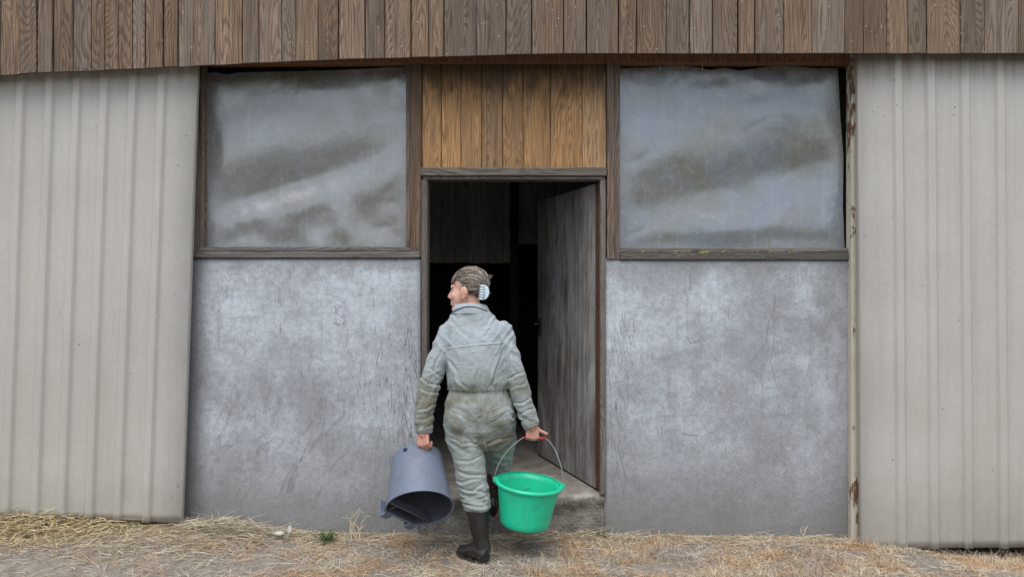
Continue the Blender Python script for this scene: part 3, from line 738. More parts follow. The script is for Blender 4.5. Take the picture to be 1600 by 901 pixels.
mb = MB(); screws(mb, ribs, 5, 0.018); o = mb.build('screws', M['sheet'], sd_l, True); o['kind'] = 'stuff'
sd_l.rotation_euler = (0, an, 0)
# right
pr = W(1347, 856, YP); sd_r = empty('sliding_door', pr)
tag(sd_r, 'ribbed beige sheet sliding door right of the rusty post, hanging straight', 'sliding door', 'sheet metal sliding doors')
ribs = [(b - 1347) / SC * kx for b in (1353, 1408, 1459, 1512, 1567)]; r_ = ribs[-1]
ribs[0] = 0.034
while r_ < 3.4: r_ += 0.216; ribs.append(r_)
Hr = (856 - 78) / SC * kx
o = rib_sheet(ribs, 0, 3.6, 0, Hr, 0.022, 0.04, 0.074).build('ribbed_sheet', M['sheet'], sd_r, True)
mb = MB(); mb.box(-0.004, 0.016, 0.004, 0.035, 0.02, Hr - .01); mb.build('edge_frame', M['sheet'], sd_r)
mb = MB(); mb.box(0.02, 3.55, 0.016, 0.05, 0.03, 0.08); mb.box(0.02, 3.55, 0.016, 0.05, 1.6, 1.65); mb.build('cross_rail', M['steel_dark'], sd_r)
mb = MB(); screws(mb, ribs, 6, 0.018); o = mb.build('screws', M['sheet'], sd_r, True); o['kind'] = 'stuff'
sd_r.rotation_euler = (0, -0.008, 0)

# ------------------------------------------------------------------ straw, dry grass, weeds, stones
def blades(n, samp, length, width, rise, flat, hz, curl=0.3, seg=2, seed=1):
    """n thin bent strips; samp(rng)->(x,y); rise = how steep they stand; hz(x,y)->extra pile height"""
    rg = random.Random(seed); vs = []; fs = []
    for _ in range(n):
        x, y = samp(rg); L = rg.uniform(*length); w = rg.uniform(*width) / 2
        a = rg.uniform(0, 2 * math.pi) if flat is None else rg.gauss(flat, 0.7) + (math.pi if rg.random() < .5 else 0)
        el = abs(rg.gauss(0, rise)); z = gz(x, y) + hz(x, y) * rg.random() + 0.002
        d = Vector((math.cos(a) * math.cos(el), math.sin(a) * math.cos(el), math.sin(el)))
        s = Vector((-math.sin(a), math.cos(a), rg.uniform(-.6, .6))).normalized() * w
        p = Vector((x, y, z)) - d * L * (0.5 if el < 0.25 else 0.0); p.z = max(p.z, gz(x, y) + .001)
        bend = Vector((rg.gauss(0, .25), rg.gauss(0, .25), -curl * rg.random())); o = len(vs)
        for k in range(seg + 1):
            t = k / seg; q = p + d * L * t + bend * L * t * t; 
            if q.y > -0.006 and q.z < 1.7: q.y = -0.006 - rg.random() * 0.012
            q.z = max(q.z, gz(q.x, q.y) + 0.001)
            ww = s * (1 - 0.55 * t); vs.append(tuple(q + ww)); vs.append(tuple(q - ww))
        fs += [(o + 2 * k, o + 2 * k + 1, o + 2 * k + 3, o + 2 * k + 2) for k in range(seg)]
    me = bpy.data.meshes.new('blades'); me.from_pydata(vs, [], fs); return me
YN = -1.9
def uni(x0, x1, y0, y1): return lambda r: (r.uniform(x0, x1), r.uniform(y0, y1))
def dens(x0, x1, y0, y1, f):
    def s(r):
        for _ in range(40):
            x, y = r.uniform(x0, x1), r.uniform(y0, y1)
            if r.random() < f(x, y): return x, y
        return x, y
    return s
# golden bedding straw spilling from under the askew door
def pile_l(x, y):
    return 0.085 * (1 - sstep(X(90), X(262), x)) * (1 - sstep(0.05, 0.36, -y)) + 0.03 * (1 - sstep(X(230), X(300), x)) * (1 - sstep(.1, .3, -y))
o = link('golden_straw', blades(6500, dens(-4.6, X(275), -0.42, 0.0, lambda x, y: 1 - sstep(0.12, 0.42, -y + 0.15 * sstep(X(120), X(270), x))), (0.08, 0.26), (0.0025, 0.005), 0.14, None, pile_l, 0.15, 2, 3), M['straw_gold'])
tag(o, 'loose golden straw spilling from under the askew sliding door', 'straw', kind='stuff')
def pile_m(x, y): return 0.07 * G(x, y, X(345), -0.12, .26, .13) + 0.045 * G(x, y, X(420), -.16, .2, .12) + 0.012 + 0.03 * G(x, y, X(840), -.10, .35, .08) + 0.03 * G(x, y, X(960), -.08, .3, .07)
def dm(x, y):
    a = G(x, y, X(345), -0.17, .32, .17) + .5 * G(x, y, X(200), -.35, .5, .2)
    b = (1 - sstep(0.03, 0.28, -y)) * (0.75 if x > X(430) else .35) * (1 - .5 * sstep(X(1250), X(1345), x))
    return min(1, a + b + 0.015)
o = link('straw_litter', blades(11000, dens(-3.9, 4.6, -1.0, -0.01, dm), (0.04, 0.16), (0.0016, 0.0036), 0.15, 0.1, pile_m, 0.15, 2, 5), M['straw_pale'])
tag(o, 'pale brittle straw and stalks littering the foot of the walls', 'straw', kind='stuff')
# matted dry grass
def dg(x, y):
    n = noise.noise(Vector((x * 1.6, y * 2.2, 11))) * .5 + .5
    bare = G(x, y, X(90), -.62, .9, .22) * .75 + G(x, y, X(420), -.66, .35, .12) * .6
    bald = sstep(.52, .7, noise.noise(Vector((x * 3.1, y * 4.5, 31))) * .5 + .5)
    return max(0.03, min(1, 0.25 + n * 0.95 - bare - .75 * bald))
gh = lambda x, y: 0.008
me = blades(56000, dens(-3.9, 3.9, -1.25, -0.02, dg), (0.02, 0.07), (0.0013, 0.0028), 0.30, None, gh, 0.5, 2, 9)
o = link('dry_grass', me, M['grass_dry']); tag(o, 'matted tan and rust coloured dry grass over the yard', 'grass', kind='stuff')
# taller bleached tufts on the right and in the foreground
def tufts():
    rg = random.Random(21); cs = []
    for _ in range(240):
        x = rg.uniform(-1.2, 3.9) if rg.random() < .4 else rg.uniform(.3, 3.9); y = rg.uniform(-0.95, -0.12)
        if noise.noise(Vector((x * 1.4, y * 2, 5))) > -0.12: cs.append((x, y, rg.uniform(.6, 1.2)))
    cs += [(X(1490, -.2), -.22, 1.4), (X(1505, -.2), -.24, 1.4), (X(1210, -.3), -.3, 1.3), (X(860, -.6), -.62, 1.1), (X(1080, -.4), -.45, 1.2)]
    def s(r):
        c = r.choice(cs); return c[0] + r.gauss(0, .045 * c[2]), min(-.03, c[1] + r.gauss(0, .035 * c[2]))
    return s
me = blades(20000, tufts(), (0.035, 0.105), (0.0012, 0.0026), 0.7, None, gh, 0.7, 3, 23)
o = link('grass_tufts', me, M['grass_dry']); tag(o, 'bleached standing tufts of dead grass across the foreground', 'grass', kind='stuff')

def leaf(mb, base, d, L, w, droop=0.4):
    base, d = Vector(base), Vector(d).normalized(); s = d.cross(Vector((0, 0, 1)))
    s = s.normalized() if s.length > .01 else Vector((1, 0, 0)); vs = []
    for k in range(5):
        t = k / 4; c = base + d * L * t + Vector((0, 0, -droop * L * t * t)); ww = w * math.sin(math.pi * (0.08 + 0.92 * t)) ** .8 if t < 1 else 0.0005
        vs += [c + s * ww + Vector((0, 0, ww * .4)), c, c - s * ww + Vector((0, 0, ww * .4))]
    mb.add(vs, [q for k in range(4) for q in ((3 * k, 3 * k + 1, 3 * k + 4, 3 * k + 3), (3 * k + 1, 3 * k + 2, 3 * k + 5, 3 * k + 4))])
def weed(px, Y, h, n, lw, label, seed):
    rg = random.Random(seed); x = X(px, Y); z = gz(x, Y); root = empty('weed_plant', (x, Y, z)); tag(root, label, 'plant', 'weeds at the wall foot')
    st = MB(); lf = MB()
    for _ in range(n):
        a = rg.uniform(0, 2 * math.pi); r = rg.uniform(.2, 1) * h * 1.3; hh = h * rg.uniform(.35, 1)
        tip = Vector((math.cos(a) * r, math.sin(a) * r * .6, hh)); mid = tip * .5 + Vector((0, 0, hh * .12))
        st.tube([(0, 0, 0), mid, tip], [.0022, .0017, .001], 5)
        for k in range(7):
            t = rg.uniform(.25, 1); p = tip * t; b = rg.uniform(0, 2 * math.pi)
            leaf(lf, p, (math.cos(b), math.sin(b), rg.uniform(.1, .9)), rg.uniform(.5, 1.2) * lw * 3, lw * .5 * rg.uniform(.7, 1.1), .5)
    st.build('stem', M['leaf'], root); o = lf.build('foliage', M['leaf'], root)
weed(508, -0.19, 0.085, 20, 0.010, 'green leafy weed growing at the wall foot beside dead stalks', 1)
weed(937, -0.05, 0.06, 10, 0.008, 'tiny green weed at the wall foot right of the doorstep', 2)
weed(38, -0.30, 0.03, 6, 0.008, 'few green blades poking out of the golden straw', 4)
def stalks(px, Y, n, h, label, seed, lean=0):
    rg = random.Random(seed); x = X(px, Y); root = empty('dead_stalks', (x, Y, gz(x, Y))); tag(root, label, 'plant')
    for i in range(n):
        a = rg.uniform(-.9, .9); L = h * rg.uniform(.55, 1); b = Vector((rg.gauss(0, .02), rg.gauss(0, .015), 0))
        t = Vector((math.sin(a) * L * .55 + lean, rg.gauss(0, .02), math.cos(a) * L)); mid = b + (t - b) * .55 + Vector((rg.gauss(0, .015), 0, .02))
        pts = [b, mid, t, t + Vector((rg.uniform(-.05, .05), 0, rg.uniform(-.035, .01)))]
        MB().tube(pts, [.0032, .0026, .002, .001], 5).build('stalk', M['straw_pale'], root)
stalks(556, -0.14, 9, 0.20, 'bleached dead stalks standing at the wall foot left of the woman', 3)
stalks(1258, -0.06, 3, 0.10, 'thin bleached stalk leaning by the wall near the rusty post', 6)
def stone(px, py, Y, r, label, seed):
    rg = random.Random(seed); mb = MB().ell((0, 0, 0), (1, 1, 1), None, 16, 10)
    mb.v = [tuple(Vector(v) * (1 + .3 * noise.noise(Vector(v) * 1.3 + Vector((seed, 0, 0)))) * 1.0) for v in mb.v]
    mb.v = [(v[0] * r[0], v[1] * r[1], v[2] * r[2]) for v in mb.v]
    x = X(px, Y); o = mb.build('stone', M['stone'], None, True, (x, Y, Z(py, Y))); tag(o, label, 'stone', 'pale stones by the wall')
stone(453, 827, -0.17, (.016, .016, .03), 'upright pale stone in the straw at the wall foot', 3)
stone(436, 832, -0.18, (.034, .02, .014), 'flat pale stone lying left of the upright stone', 5)

def reflection_hedge():
    rg = random.Random(77); vs = []; fs = []
    for _ in range(9000):
        x = rg.uniform(-45, 45); top = 4.2 + 1.6 * noise.noise(Vector((x * .13, 0, 0))) + 1.2 * noise.noise(Vector((x * .5, 3, 0)))
        z = top * rg.random() ** .7; y = -27 + rg.gauss(0, 1.1); c = Vector((x, y, z)); r = rg.uniform(.12, .35)
        a = Vector((rg.gauss(0, 1), rg.gauss(0, 1), rg.gauss(0, 1))).normalized(); b = a.orthogonal().normalized() * r * .6; a *= r; o = len(vs)
        vs += [tuple(c + a), tuple(c + b), tuple(c - a), tuple(c - b)]; fs.append((o, o + 1, o + 2, o + 3))
    me = bpy.data.meshes.new('reflection_hedge'); me.from_pydata(vs, [], fs); o = link('reflection_hedge', me, M['leaf']); tag(o, 'unseen leafy hedge added behind the camera for dark reflections in the films', 'hedge', kind='stuff')
reflection_hedge()  # unseen row added to darken reflections in the plastic films

# ------------------------------------------------------------------ person
def mat_cloth():
    m = Mt('worn_coverall_cloth')
    px, py, pz = m.xyz(m.pos)
    a = m.noise(m.pos, 6, 6, 0.62, .4); b = m.noise(m.pos, 19, 7, 0.68); f = m.noise(m.pos, 420, 2, .5)
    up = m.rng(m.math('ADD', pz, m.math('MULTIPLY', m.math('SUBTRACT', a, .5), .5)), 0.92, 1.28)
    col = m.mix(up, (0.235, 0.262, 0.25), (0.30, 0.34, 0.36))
    col = m.mix(m.rng(b, .45, .75, 0, .4), col, (0.19, 0.205, 0.19))
    seat = m.math('MULTIPLY', m.rng(pz, .52, .68), m.rng(pz, .95, 1.12, 1, 0))
    seat = m.math('ADD', seat, .28)
    col = m.mix(m.math('MULTIPLY', m.rng(a, .38, .64, 0, .72), seat), col, (0.125, 0.117, 0.078))
    sp = m.voro(m.vmath('ADD', m.pos, m.node('ShaderNodeTexNoise', Vector=m.pos, Scale=30.0).outputs['Color']), 17)
    col = m.mix(m.math('MULTIPLY', m.rng(sp, .08, .16, .5, 0), m.rng(b, .5, .6)), col, (0.11, 0.11, 0.085))
    col = m.mix(1.0, col, m.ramp(f, [(.3, .9), (.7, 1.08)]), 'MULTIPLY')
    m.P(Base_Color=col, Roughness=.92); m.b.inputs['Specular IOR Level'].default_value = .15
    m.b.inputs['Sheen Weight'].default_value = .15
    cr = m.math('ABSOLUTE', m.math('SUBTRACT', m.noise(m.map(m.pos, (1, 1, 2.2), rot=(0, .4, 0)), 9, 2, .5, .9), .5))
    cr2 = m.math('ABSOLUTE', m.math('SUBTRACT', m.noise(m.map(m.pos, (1, 1, 1.7), rot=(0, -.5, 0)), 24, 2, .5, .8), .5))
    hh = m.math('ADD', m.math('MULTIPLY', m.rng(cr, 0, .06, 1, 0), .5), m.math('MULTIPLY', m.rng(cr2, 0, .06, 1, 0), .08))
    m.bump(m.math('ADD', hh, m.math('ADD', m.math('MULTIPLY', m.noise(m.pos, 60, 4, .6), .15), m.math('MULTIPLY', f, .2))), .5, .005); return m.m
def mat_skin():
    m = Mt('skin'); n = m.noise(m.pos, 22, 5, .6); pz = m.xyz(m.pos)[2]
    c = m.mix(m.rng(n, .3, .7), (0.50, 0.27, 0.20), (0.56, 0.34, 0.26))
    c = m.mix(m.rng(pz, 1.0, .9, 0, .55), c, (0.47, 0.20, 0.15))
    m.P(Base_Color=c, Roughness=.55); m.b.inputs['Subsurface Weight'].default_value = .12; m.b.inputs['Subsurface Radius'].default_value = (.01, .004, .002); m.b.inputs['Specular IOR Level'].default_value = .35
    m.bump(m.noise(m.pos, 160, 3, .6), .3, .0015); return m.m
def mat_hair():
    m = Mt('greying_brown_hair')
    c = m.ramp(m.island, [(0, (.04, .029, .021)), (.35, (.125, .095, .07)), (.7, (.20, .165, .128)), (1, (.42, .38, .33))])
    m.P(Base_Color=c, Roughness=.5); m.b.inputs['Specular IOR Level'].default_value = .4; return m.m
def mat_boot():
    m = Mt('black_rubber_boot'); pz = m.xyz(m.pos)[2]
    n = m.noise(m.map(m.pos, (30, 30, 7)), 1, 6, .65); k = m.noise(m.pos, 18, 6, .7)
    c = m.mix(m.rng(n, .5, .75), (.012, .0105, .0095), (.032, .028, .024))
    c = m.mix(m.math('MULTIPLY', m.rng(m.math('ADD', pz, m.math('MULTIPLY', k, .1)), .04, .10, 1, 0), m.rng(k, .45, .65, 0, .8)), c, (.16, .14, .115))
    m.P(Base_Color=c, Roughness=m.rng(k, .3, .7, .2, .42)); m.bump(n, .4, .004); return m.m
M['cloth'] = mat_cloth(); M['skin'] = mat_skin(); M['hair'] = mat_hair(); M['boot'] = mat_boot()
M['piping'] = plain('pale_piping', (.46, .475, .465), .8, .2, 0, .2, 60)
M['navy'] = plain('navy_collar_lining', (.035, .05, .09), .9, .1)
M['clip'] = plain('pale_blue_plastic', (.60, .68, .72), .3, .5, 0, .05)

person = empty('person', (X(748, -.35), -.35, 0))
tag(person, 'woman in grey-green coverall and rubber boots carrying two buckets towards the doorway', 'person')
PO = Vector(person.location)
def pchild(name, me, mat, smooth=True, parent=None):
    me.transform(Matrix.Translation(-PO)); return link(name, me, mat, parent or person, smooth)

# joints in scene space
sL, eL, wL = W(700, 516, -.31), W(670, 600, -.37), W(662, 668, -.43)
sR, eR, wR = W(785, 514, -.31), W(811, 605, -.36), W(829, 661, -.41)
SCP = lambda Y: SC * CAMD / (CAMD + Y)        # px per metre at depth Y

# --- head frame
HC = W(730, 454, -.285); yaw = R(76)
fwd = Vector((-math.sin(yaw), math.cos(yaw), -0.06)).normalized(); up = Vector((-.02, .10, 1)); lef = up.cross(fwd).normalized(); up = fwd.cross(lef).normalized()
HM = Matrix((fwd, lef, up)).transposed(); H4 = Matrix.Translation(HC) @ HM.to_4x4() @ Matrix.Scale(1.06, 4)
hp = lambda f, l, u: H4 @ Vector((f, l, u))
body = MB()
def he(c, r, tilt=0.0):
    body.ell(hp(*c), tuple(1.06 * q for q in r), HM @ Matrix.Rotation(tilt, 3, 'Y'), 24, 16)
he((-.016, 0, .036), (.094, .072, .082)); he((.038, 0, -.022), (.052, .058, .085), -.12); he((.045, 0, -.072), (.042, .046, .036)); he((.074, 0, -.098), (.02, .022, .017))
he((.074, 0, .026), (.019, .047, .016)); he((.060, .034, -.026), (.026, .022, .026)); he((.060, -.034, -.026), (.026, .022, .026))
he((.088, 0, -.058), (.012, .022, .008)); he((.087, 0, -.072), (.012, .020, .008)); he((.02, 0, -.085), (.05, .04, .03))
body.capsule(hp(.088, 0, .012), hp(.106, 0, -.026), .007, .0115); body.capsule(hp(.098, 0, -.034), hp(.084, 0, -.036), .010, .013)
for s in (-1, 1): he((-.006, s * .078, -.014), (.020, .009, .033), .25); he((-.014, s * .084, -.006), (.014, .007, .026), .25); he((.002, s * .075, -.042), (.010, .008, .012))
nb = W(737, 496, -.325)
body.tube([hp(-.02, 0, -.02), hp(-.022, 0, -.075), lerp(hp(-.028, 0, -.1), nb, .5), nb], [.054, .052, .055, .064], 20)
# torso and limbs under the clothes keep it one body
def ysec(px, py, hw, Y, hd): k = SCP(Y); return (W(px, py, Y), Vector((hw / k, 0, 0)), Vector((0, hd, 0)))
body.loft([ysec(740, 486, 16, -.32, .05), ysec(741, 505, 38, -.32, .07), ysec(742, 545, 42, -.32, .09), ysec(746, 605, 42, -.33, .09), ysec(748, 650, 46, -.34, .11), ysec(748, 680, 42, -.34, .09)], 20)
for a, e_, w_ in ((sL, eL, wL), (sR, eR, wR)): body.capsule(a.lerp(W(742, 545, -.32), .22), e_, .036, .035); body.capsule(e_, w_ , .036, .026)
hipL, knL, anL = W(722, 655, -.345), W(737, 740, -.42), W(752, 850, -.495)
hipR, knR, anR = W(774, 655, -.31), W(780, 705, -.20), W(772, 778, -.13)
for a, k_, c_ in ((hipL, knL, anL), (hipR, knR, anR)): body.capsule(a, k_, .075, .048); body.capsule(k_, c_, .052, .035)
# --- hands
def hand(w, d, n, sgn_s, curl, k=1.0, thumb=None, spread=.0):
    d = Vector(d).normalized(); n = Vector(n); n = (n - d * n.dot(d)).normalized(); s = d.cross(n).normalized() * sgn_s   # s points to the thumb side
    P = lambda a, b, c: w + (d * a + s * b + n * c) * k
    body.capsule(P(-.03, 0, 0), P(.02, 0, 0), .027 * k, .026 * k)
    offs = (.030, .010, -.010, -.029); lens = ((.043, .026, .020), (.047, .030, .021), (.044, .028, .021), (.034, .021, .018)); kn = (.083, .087, .083, .075)
    for i in range(4):
        body.capsule(P(.012, offs[i] * .75, 0), P(kn[i] - .004, offs[i], .004), .0135 * k, .0115 * k)
        p = Vector((kn[i], offs[i], .003)); an = 0
        for j in range(3):
            an += curl[j] + (i - 1.5) * spread
            q = p + Vector((math.cos(an) * lens[i][j], 0, -math.sin(an) * lens[i][j]))
            body.capsule(P(*p), P(*q), (.0100, .0092, .0084)[j] * k, (.0094, .0086, .0076)[j] * k); p = q
    th = thumb or ((.02, .026, -.006), (.048, .046, -.016), (.074, .040, -.034), (.088, .022, -.045))
    for j in range(3): body.capsule(P(*th[j]), P(*th[j + 1]), (.0145, .0115, .0100)[j] * k, (.0118, .0104, .0085)[j] * k)
    return P
# right hand: palm forward, grip runs across, thumb to the outside
PR = hand(wR + Vector((.004, 0, -.004)), (.10, .05, -1), (0.05, -1, .05), -1, (1.15, 1.25, .8), .98,
          ((.02, .026, -.006), (.045, .046, -.008), (.058, .068, -.012), (.070, .088, -.014)))
# left hand: fingers curled over the rim of the grey bucket
PL = hand(wL + Vector((0, -.012, -.014)), (.02, -.05, -1), (-.35, -.92, .1), 1, (.85, 1.2, .9), .98)
bm_ = remesh(body, 0.0038, 3); pchild('body', bm_, M['skin'])
for s in (-1, 1):
    eb = MB().ell(hp(.070, s * .030, .004), (.011, .011, .011), None, 14, 10); o = pchild('eye', eb.mesh('eye'), plain('eye_white', (.34, .28, .25), .2, .5))
    MB_ = MB().ell(hp(.0795, s * .031, .004), (.004, .004, .004), None, 10, 8); pchild('iris', MB_.mesh('iris'), M['steel_dark'], True, o)

# --- coverall
cv = MB()
tors = [(752, 700, 40, -.345, .085), (750, 688, 50, -.345, .12), (748.5, 668, 55.5, -.35, .148), (748.5, 648, 56.5, -.352, .155), (748, 630, 54.5, -.348, .148), (747.5, 616, 50, -.342, .130), (747.5, 611, 48, -.34, .122),
        (747, 604, 49.5, -.34, .132), (746, 592, 49, -.338, .138), (745, 570, 48.5, -.332, .138), (743, 548, 48, -.325, .132), (742, 530, 49, -.318, .124), (741, 516, 48, -.312, .112), (740, 505, 43, -.312, .098), (738.5, 495, 36, -.316, .086), (737, 487, 30, -.32, .076), (736, 481, 25, -.32, .068)]
cv.loft([ysec(t[0], t[1], t[2] * .975, t[3], t[4]) for t in tors], 32)
def limb(path):           # (px,py,Y,r)
    cv.tube([W(p[0], p[1], p[2]) for p in path], [p[3] for p in path], 22)
    for p in (path[0],): cv.ell(W(p[0], p[1], p[2]), (p[3],) * 3)
limb([(700, 518, -.312, .061), (693, 540, -.325, .064), (683, 565, -.342, .064), (675, 588, -.355, .062), (668, 612, -.378, .062), (665, 635, -.395, .058), (663, 655, -.415, .052), (662.5, 673, -.43, .046)])
limb([(786, 517, -.312, .060), (792, 540, -.322, .060), (800, 565, -.342, .061), (807, 590, -.355, .060), (813, 612, -.368, .058), (819, 632, -.38, .055), (825, 650, -.395, .050), (830, 664, -.407, .045)])
cv.tube([W(704, 521, -.312), W(740, 508, -.31), W(782, 519, -.312)], [.058, .07, .056], 20)
limb([(723, 655, -.35, .116), (725, 678, -.365, .112), (729, 700, -.385, .101), (734, 725, -.41, .092), (738, 748, -.43, .087), (742, 768, -.448, .082), (745, 783, -.465, .075), (746, 795, -.474, .068)])
limb([(775, 652, -.32, .115), (777.5, 674, -.295, .112), (779.5, 692, -.25, .100), (780.5, 706, -.20, .088), (779.5, 718, -.165, .080), (778.5, 727, -.15, .076), (777.5, 736, -.145, .069)])
# buttocks
cv.ell(W(723, 655, -.40), (.105, .10, .115)); cv.ell(W(775, 650, -.39), (.105, .10, .11))
cvm = remesh(cv, 0.0050, 7)
def fold(x, y, z, sh=1.0):
    return 1 - abs(noise.noise(Vector((x, y, z)))) * 2.4 * sh
co = np.empty(len(cvm.vertices) * 3); cvm.vertices.foreach_get('co', co); co = co.reshape(-1, 3)
cvm.update(); nr = np.array([v.normal[:] for v in cvm.vertices])
zL, zU = Z(735, -.43), Z(790, -.46)
CRS = []
for x0, y0, x1, y1, Yc, dp in ((655, 590, 690, 604, -.42, 1), (657, 606, 689, 616, -.43, .8), (668, 573, 692, 588, -.4, .7), (652, 641, 676, 632, -.44, .9), (652, 656, 676, 649, -.45, .8),
        (793, 591, 818, 580, -.42, 1), (798, 606, 822, 597, -.43, .8), (804, 631, 830, 622, -.43, .9), (811, 646, 834, 637, -.44, .8), (690, 545, 676, 580, -.38, .7), (800, 545, 812, 578, -.38, .7),
        (697, 680, 722, 692, -.47, .9), (722, 692, 748, 690, -.47, .9), (757, 690, 797, 681, -.42, .9), (708, 722, 752, 715, -.5, .8), (711, 737, 760, 745, -.52, 1.1), (713, 754, 745, 748, -.52, .9), (716, 763, 764, 771, -.53, 1.1),
        (722, 780, 764, 776, -.54, 1.0), (730, 768, 752, 758, -.53, .8), (725, 788, 764, 791, -.54, .8), (700, 558, 724, 600, -.45, .7), (783, 556, 769, 600, -.45, .7), (712, 588, 730, 607, -.46, .6), (776, 583, 764, 607, -.46, .6), (748, 572, 741, 606, -.46, .5),
        (762, 702, 795, 712, -.3, .9), (762, 716, 797, 722, -.25, .9), (700, 640, 735, 656, -.48, .5), (795, 640, 765, 662, -.47, .5), (715, 512, 735, 530, -.42, .4), (770, 512, 752, 528, -.42, .4)):
    CRS.append((X(x0, Yc), Z(y0, Yc), X(x1, Yc), Z(y1, Yc), dp))
def crease(x, z):
    r = 0.0
    for a, b, c, d_, dp in CRS:
        dx, dz = c - a, d_ - b; L2 = dx * dx + dz * dz; t = ((x - a) * dx + (z - b) * dz) / L2
        if t < -.15 or t > 1.15: continue
        q = ((x - a) * dz - (z - b) * dx) / math.sqrt(L2) + .004 * math.sin(t * 7 + a * 90)
        if abs(q) > .04: continue
        e = sstep(-.15, .25, t) * (1 - sstep(.75, 1.15, t))
        r += dp * e * (-.0085 * math.exp(-(q / .0055) ** 2) + .0062 * math.exp(-((q - .015) / .010) ** 2))
    return r
def disp(p):
    x, y, z = p; d = 0.0
    armL = 1 - sstep(X(688, -.34), X(700, -.34), x + (0.03 if z > 1.2 else 0)); armR = sstep(X(793, -.34), X(800, -.34), x - (0.02 if z > 1.2 else 0))
    arm = max(armL, armR) * sstep(.66, .74, z) * (1 - sstep(1.28, 1.36, z))
    sx = x if armR > armL else -x
    if arm > 0:
        g1 = fold(x * 5, y * 5, z * 15 + sx * 14 + 4 + noise.noise(Vector((x * 9, y * 9, z * 7))) * .9)
        low = 1 - sstep(.74, 1.0, z)
        g2 = fold(x * 7, y * 7, z * 34 + 9)
        d += arm * (0.0085 * g1 + low * 0.006 * g2)
    tor = (1 - arm) * sstep(.98, 1.02, z)
    if tor > 0:
        w = noise.noise(Vector((x * 4, y * 4, z * 4)))
        d += tor * (0.0055 * fold(x * 9 + z * 5 + w, y * 5, z * 4 + 3) + 0.007 * (1 - sstep(1.02, 1.14, z)) * fold(x * 22, y * 10, z * 5 + 8))
        # slack folds running from the armpits
        s1 = abs(x - X(741, -.33)); d += tor * 0.007 * sstep(.06, .14, s1) * sstep(1.05, 1.12, z) * fold(x * 6, y * 3, z * 17 - s1 * 22 + 2)
    leg = (1 - arm) * (1 - sstep(.9, .96, z))
    if leg > 0:
        lo = 1 - sstep(.36, .60, z); isR = x > X(759, -.4)
        d += leg * 0.0055 * fold(x * 6 + 3, y * 6, z * 10 + x * 8)
        d += leg * lo * 0.0125 * fold(x * 6, y * 6, z * (27 if not isR else 24) + x * 9 + 1.3 * noise.noise(Vector((x * 8, y * 8, z * 6))))
        st = math.exp(-((z - Z(690, -.37)) / .045) ** 2)
        d += leg * st * 0.010 * fold(x * 4, y * 4, z * 20 + abs(x - X(750, -.35)) * -13 + 5)
        # seat cleft
        d -= 0.012 * math.exp(-((x - X(751, -.4)) / .016) ** 2) * sstep(.62, .68, z) * (1 - sstep(.82, .9, z)) * (1 if y < -.35 else 0)
    # waist gather
    d += 0.006 * math.exp(-((z - Z(611, -.4)) / .03) ** 2) * (1 - arm) * fold(x * 38, y * 20, z * 6) - 0.004 * math.exp(-((z - Z(611, -.42)) / .009) ** 2) * (1 - arm)
    d += 0.0014 * fold(x * 17 + z * 8, y * 17, z * 30 - x * 11 + 2.2)
    return d * 1.0 + (crease(x, z) if y < -.30 or (z < .6 and x > X(757, -.3)) else 0) - 0.004
dv = np.array([disp(c) for c in co]); co2 = co + nr * dv[:, None]
cvm.vertices.foreach_set('co', co2.ravel()); cvm.update()
bvh = BVHTree.FromPolygons([Vector(c) for c in co2], [tuple(p.vertices) for p in cvm.polygons])
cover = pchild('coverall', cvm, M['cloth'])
eye = Vector(cam.location)
def onback(px, py, off=0.001):          # point of the cloth seen at a photo position
    d = (W(px, py, -.35) - eye).normalized(); h = bvh.ray_cast(eye, d)
    return (h[0] - d * off) if h[0] else W(px, py, -.45)
def seam(name, pts, r, mat, n=6, flat=1.0, off=.001):
    q = []
    for a, b in zip(pts, pts[1:]):
        k = max(2, int(math.hypot(b[0] - a[0], b[1] - a[1]) / 3))
        for t in range(k): q.append(onback(lerp(a[0], b[0], t / k), lerp(a[1], b[1], t / k), off))
    q.append(onback(*pts[-1], off))
    q = [q[0]] + [(q[i - 1] + q[i] * 2 + q[i + 1]) / 4 for i in range(1, len(q) - 1)] + [q[-1]]
    return pchild(name, MB().tube(q, r, n).mesh(name), mat, True, cover)
seam('yoke_piping', [(698, 544), (715, 541.5), (740, 538.5), (765, 536), (783, 535)], .0030, M['piping'])
seam('waist_seam', [(698, 607), (720, 609), (748, 611), (775, 612.5), (797, 613)], .0018, M['cloth'])
seam('seat_seam', [(750.5, 616), (752, 640), (753, 665), (754, 684)], .0022, M['cloth'])
seam('pocket_welt', [(768, 651), (782, 645), (800, 636)], .0042, M['cloth'], off=.0005)
seam('pocket_seam', [(769, 641), (783, 635), (799, 627)], .0022, M['cloth'])
seam('inner_leg_piping', [(757, 690), (760, 703), (766, 718), (771, 727)], .0022, M['piping'])
for x_, n_ in ((669, 'sleeve_pocket'),):
    seam(n_, [(665, 566), (675, 556), (679, 558), (676, 580), (668, 598)], .0026, M['cloth'])
seam('knee_tab', [(711, 716), (715, 719), (717, 728), (713, 727)], .0024, M['cloth'])
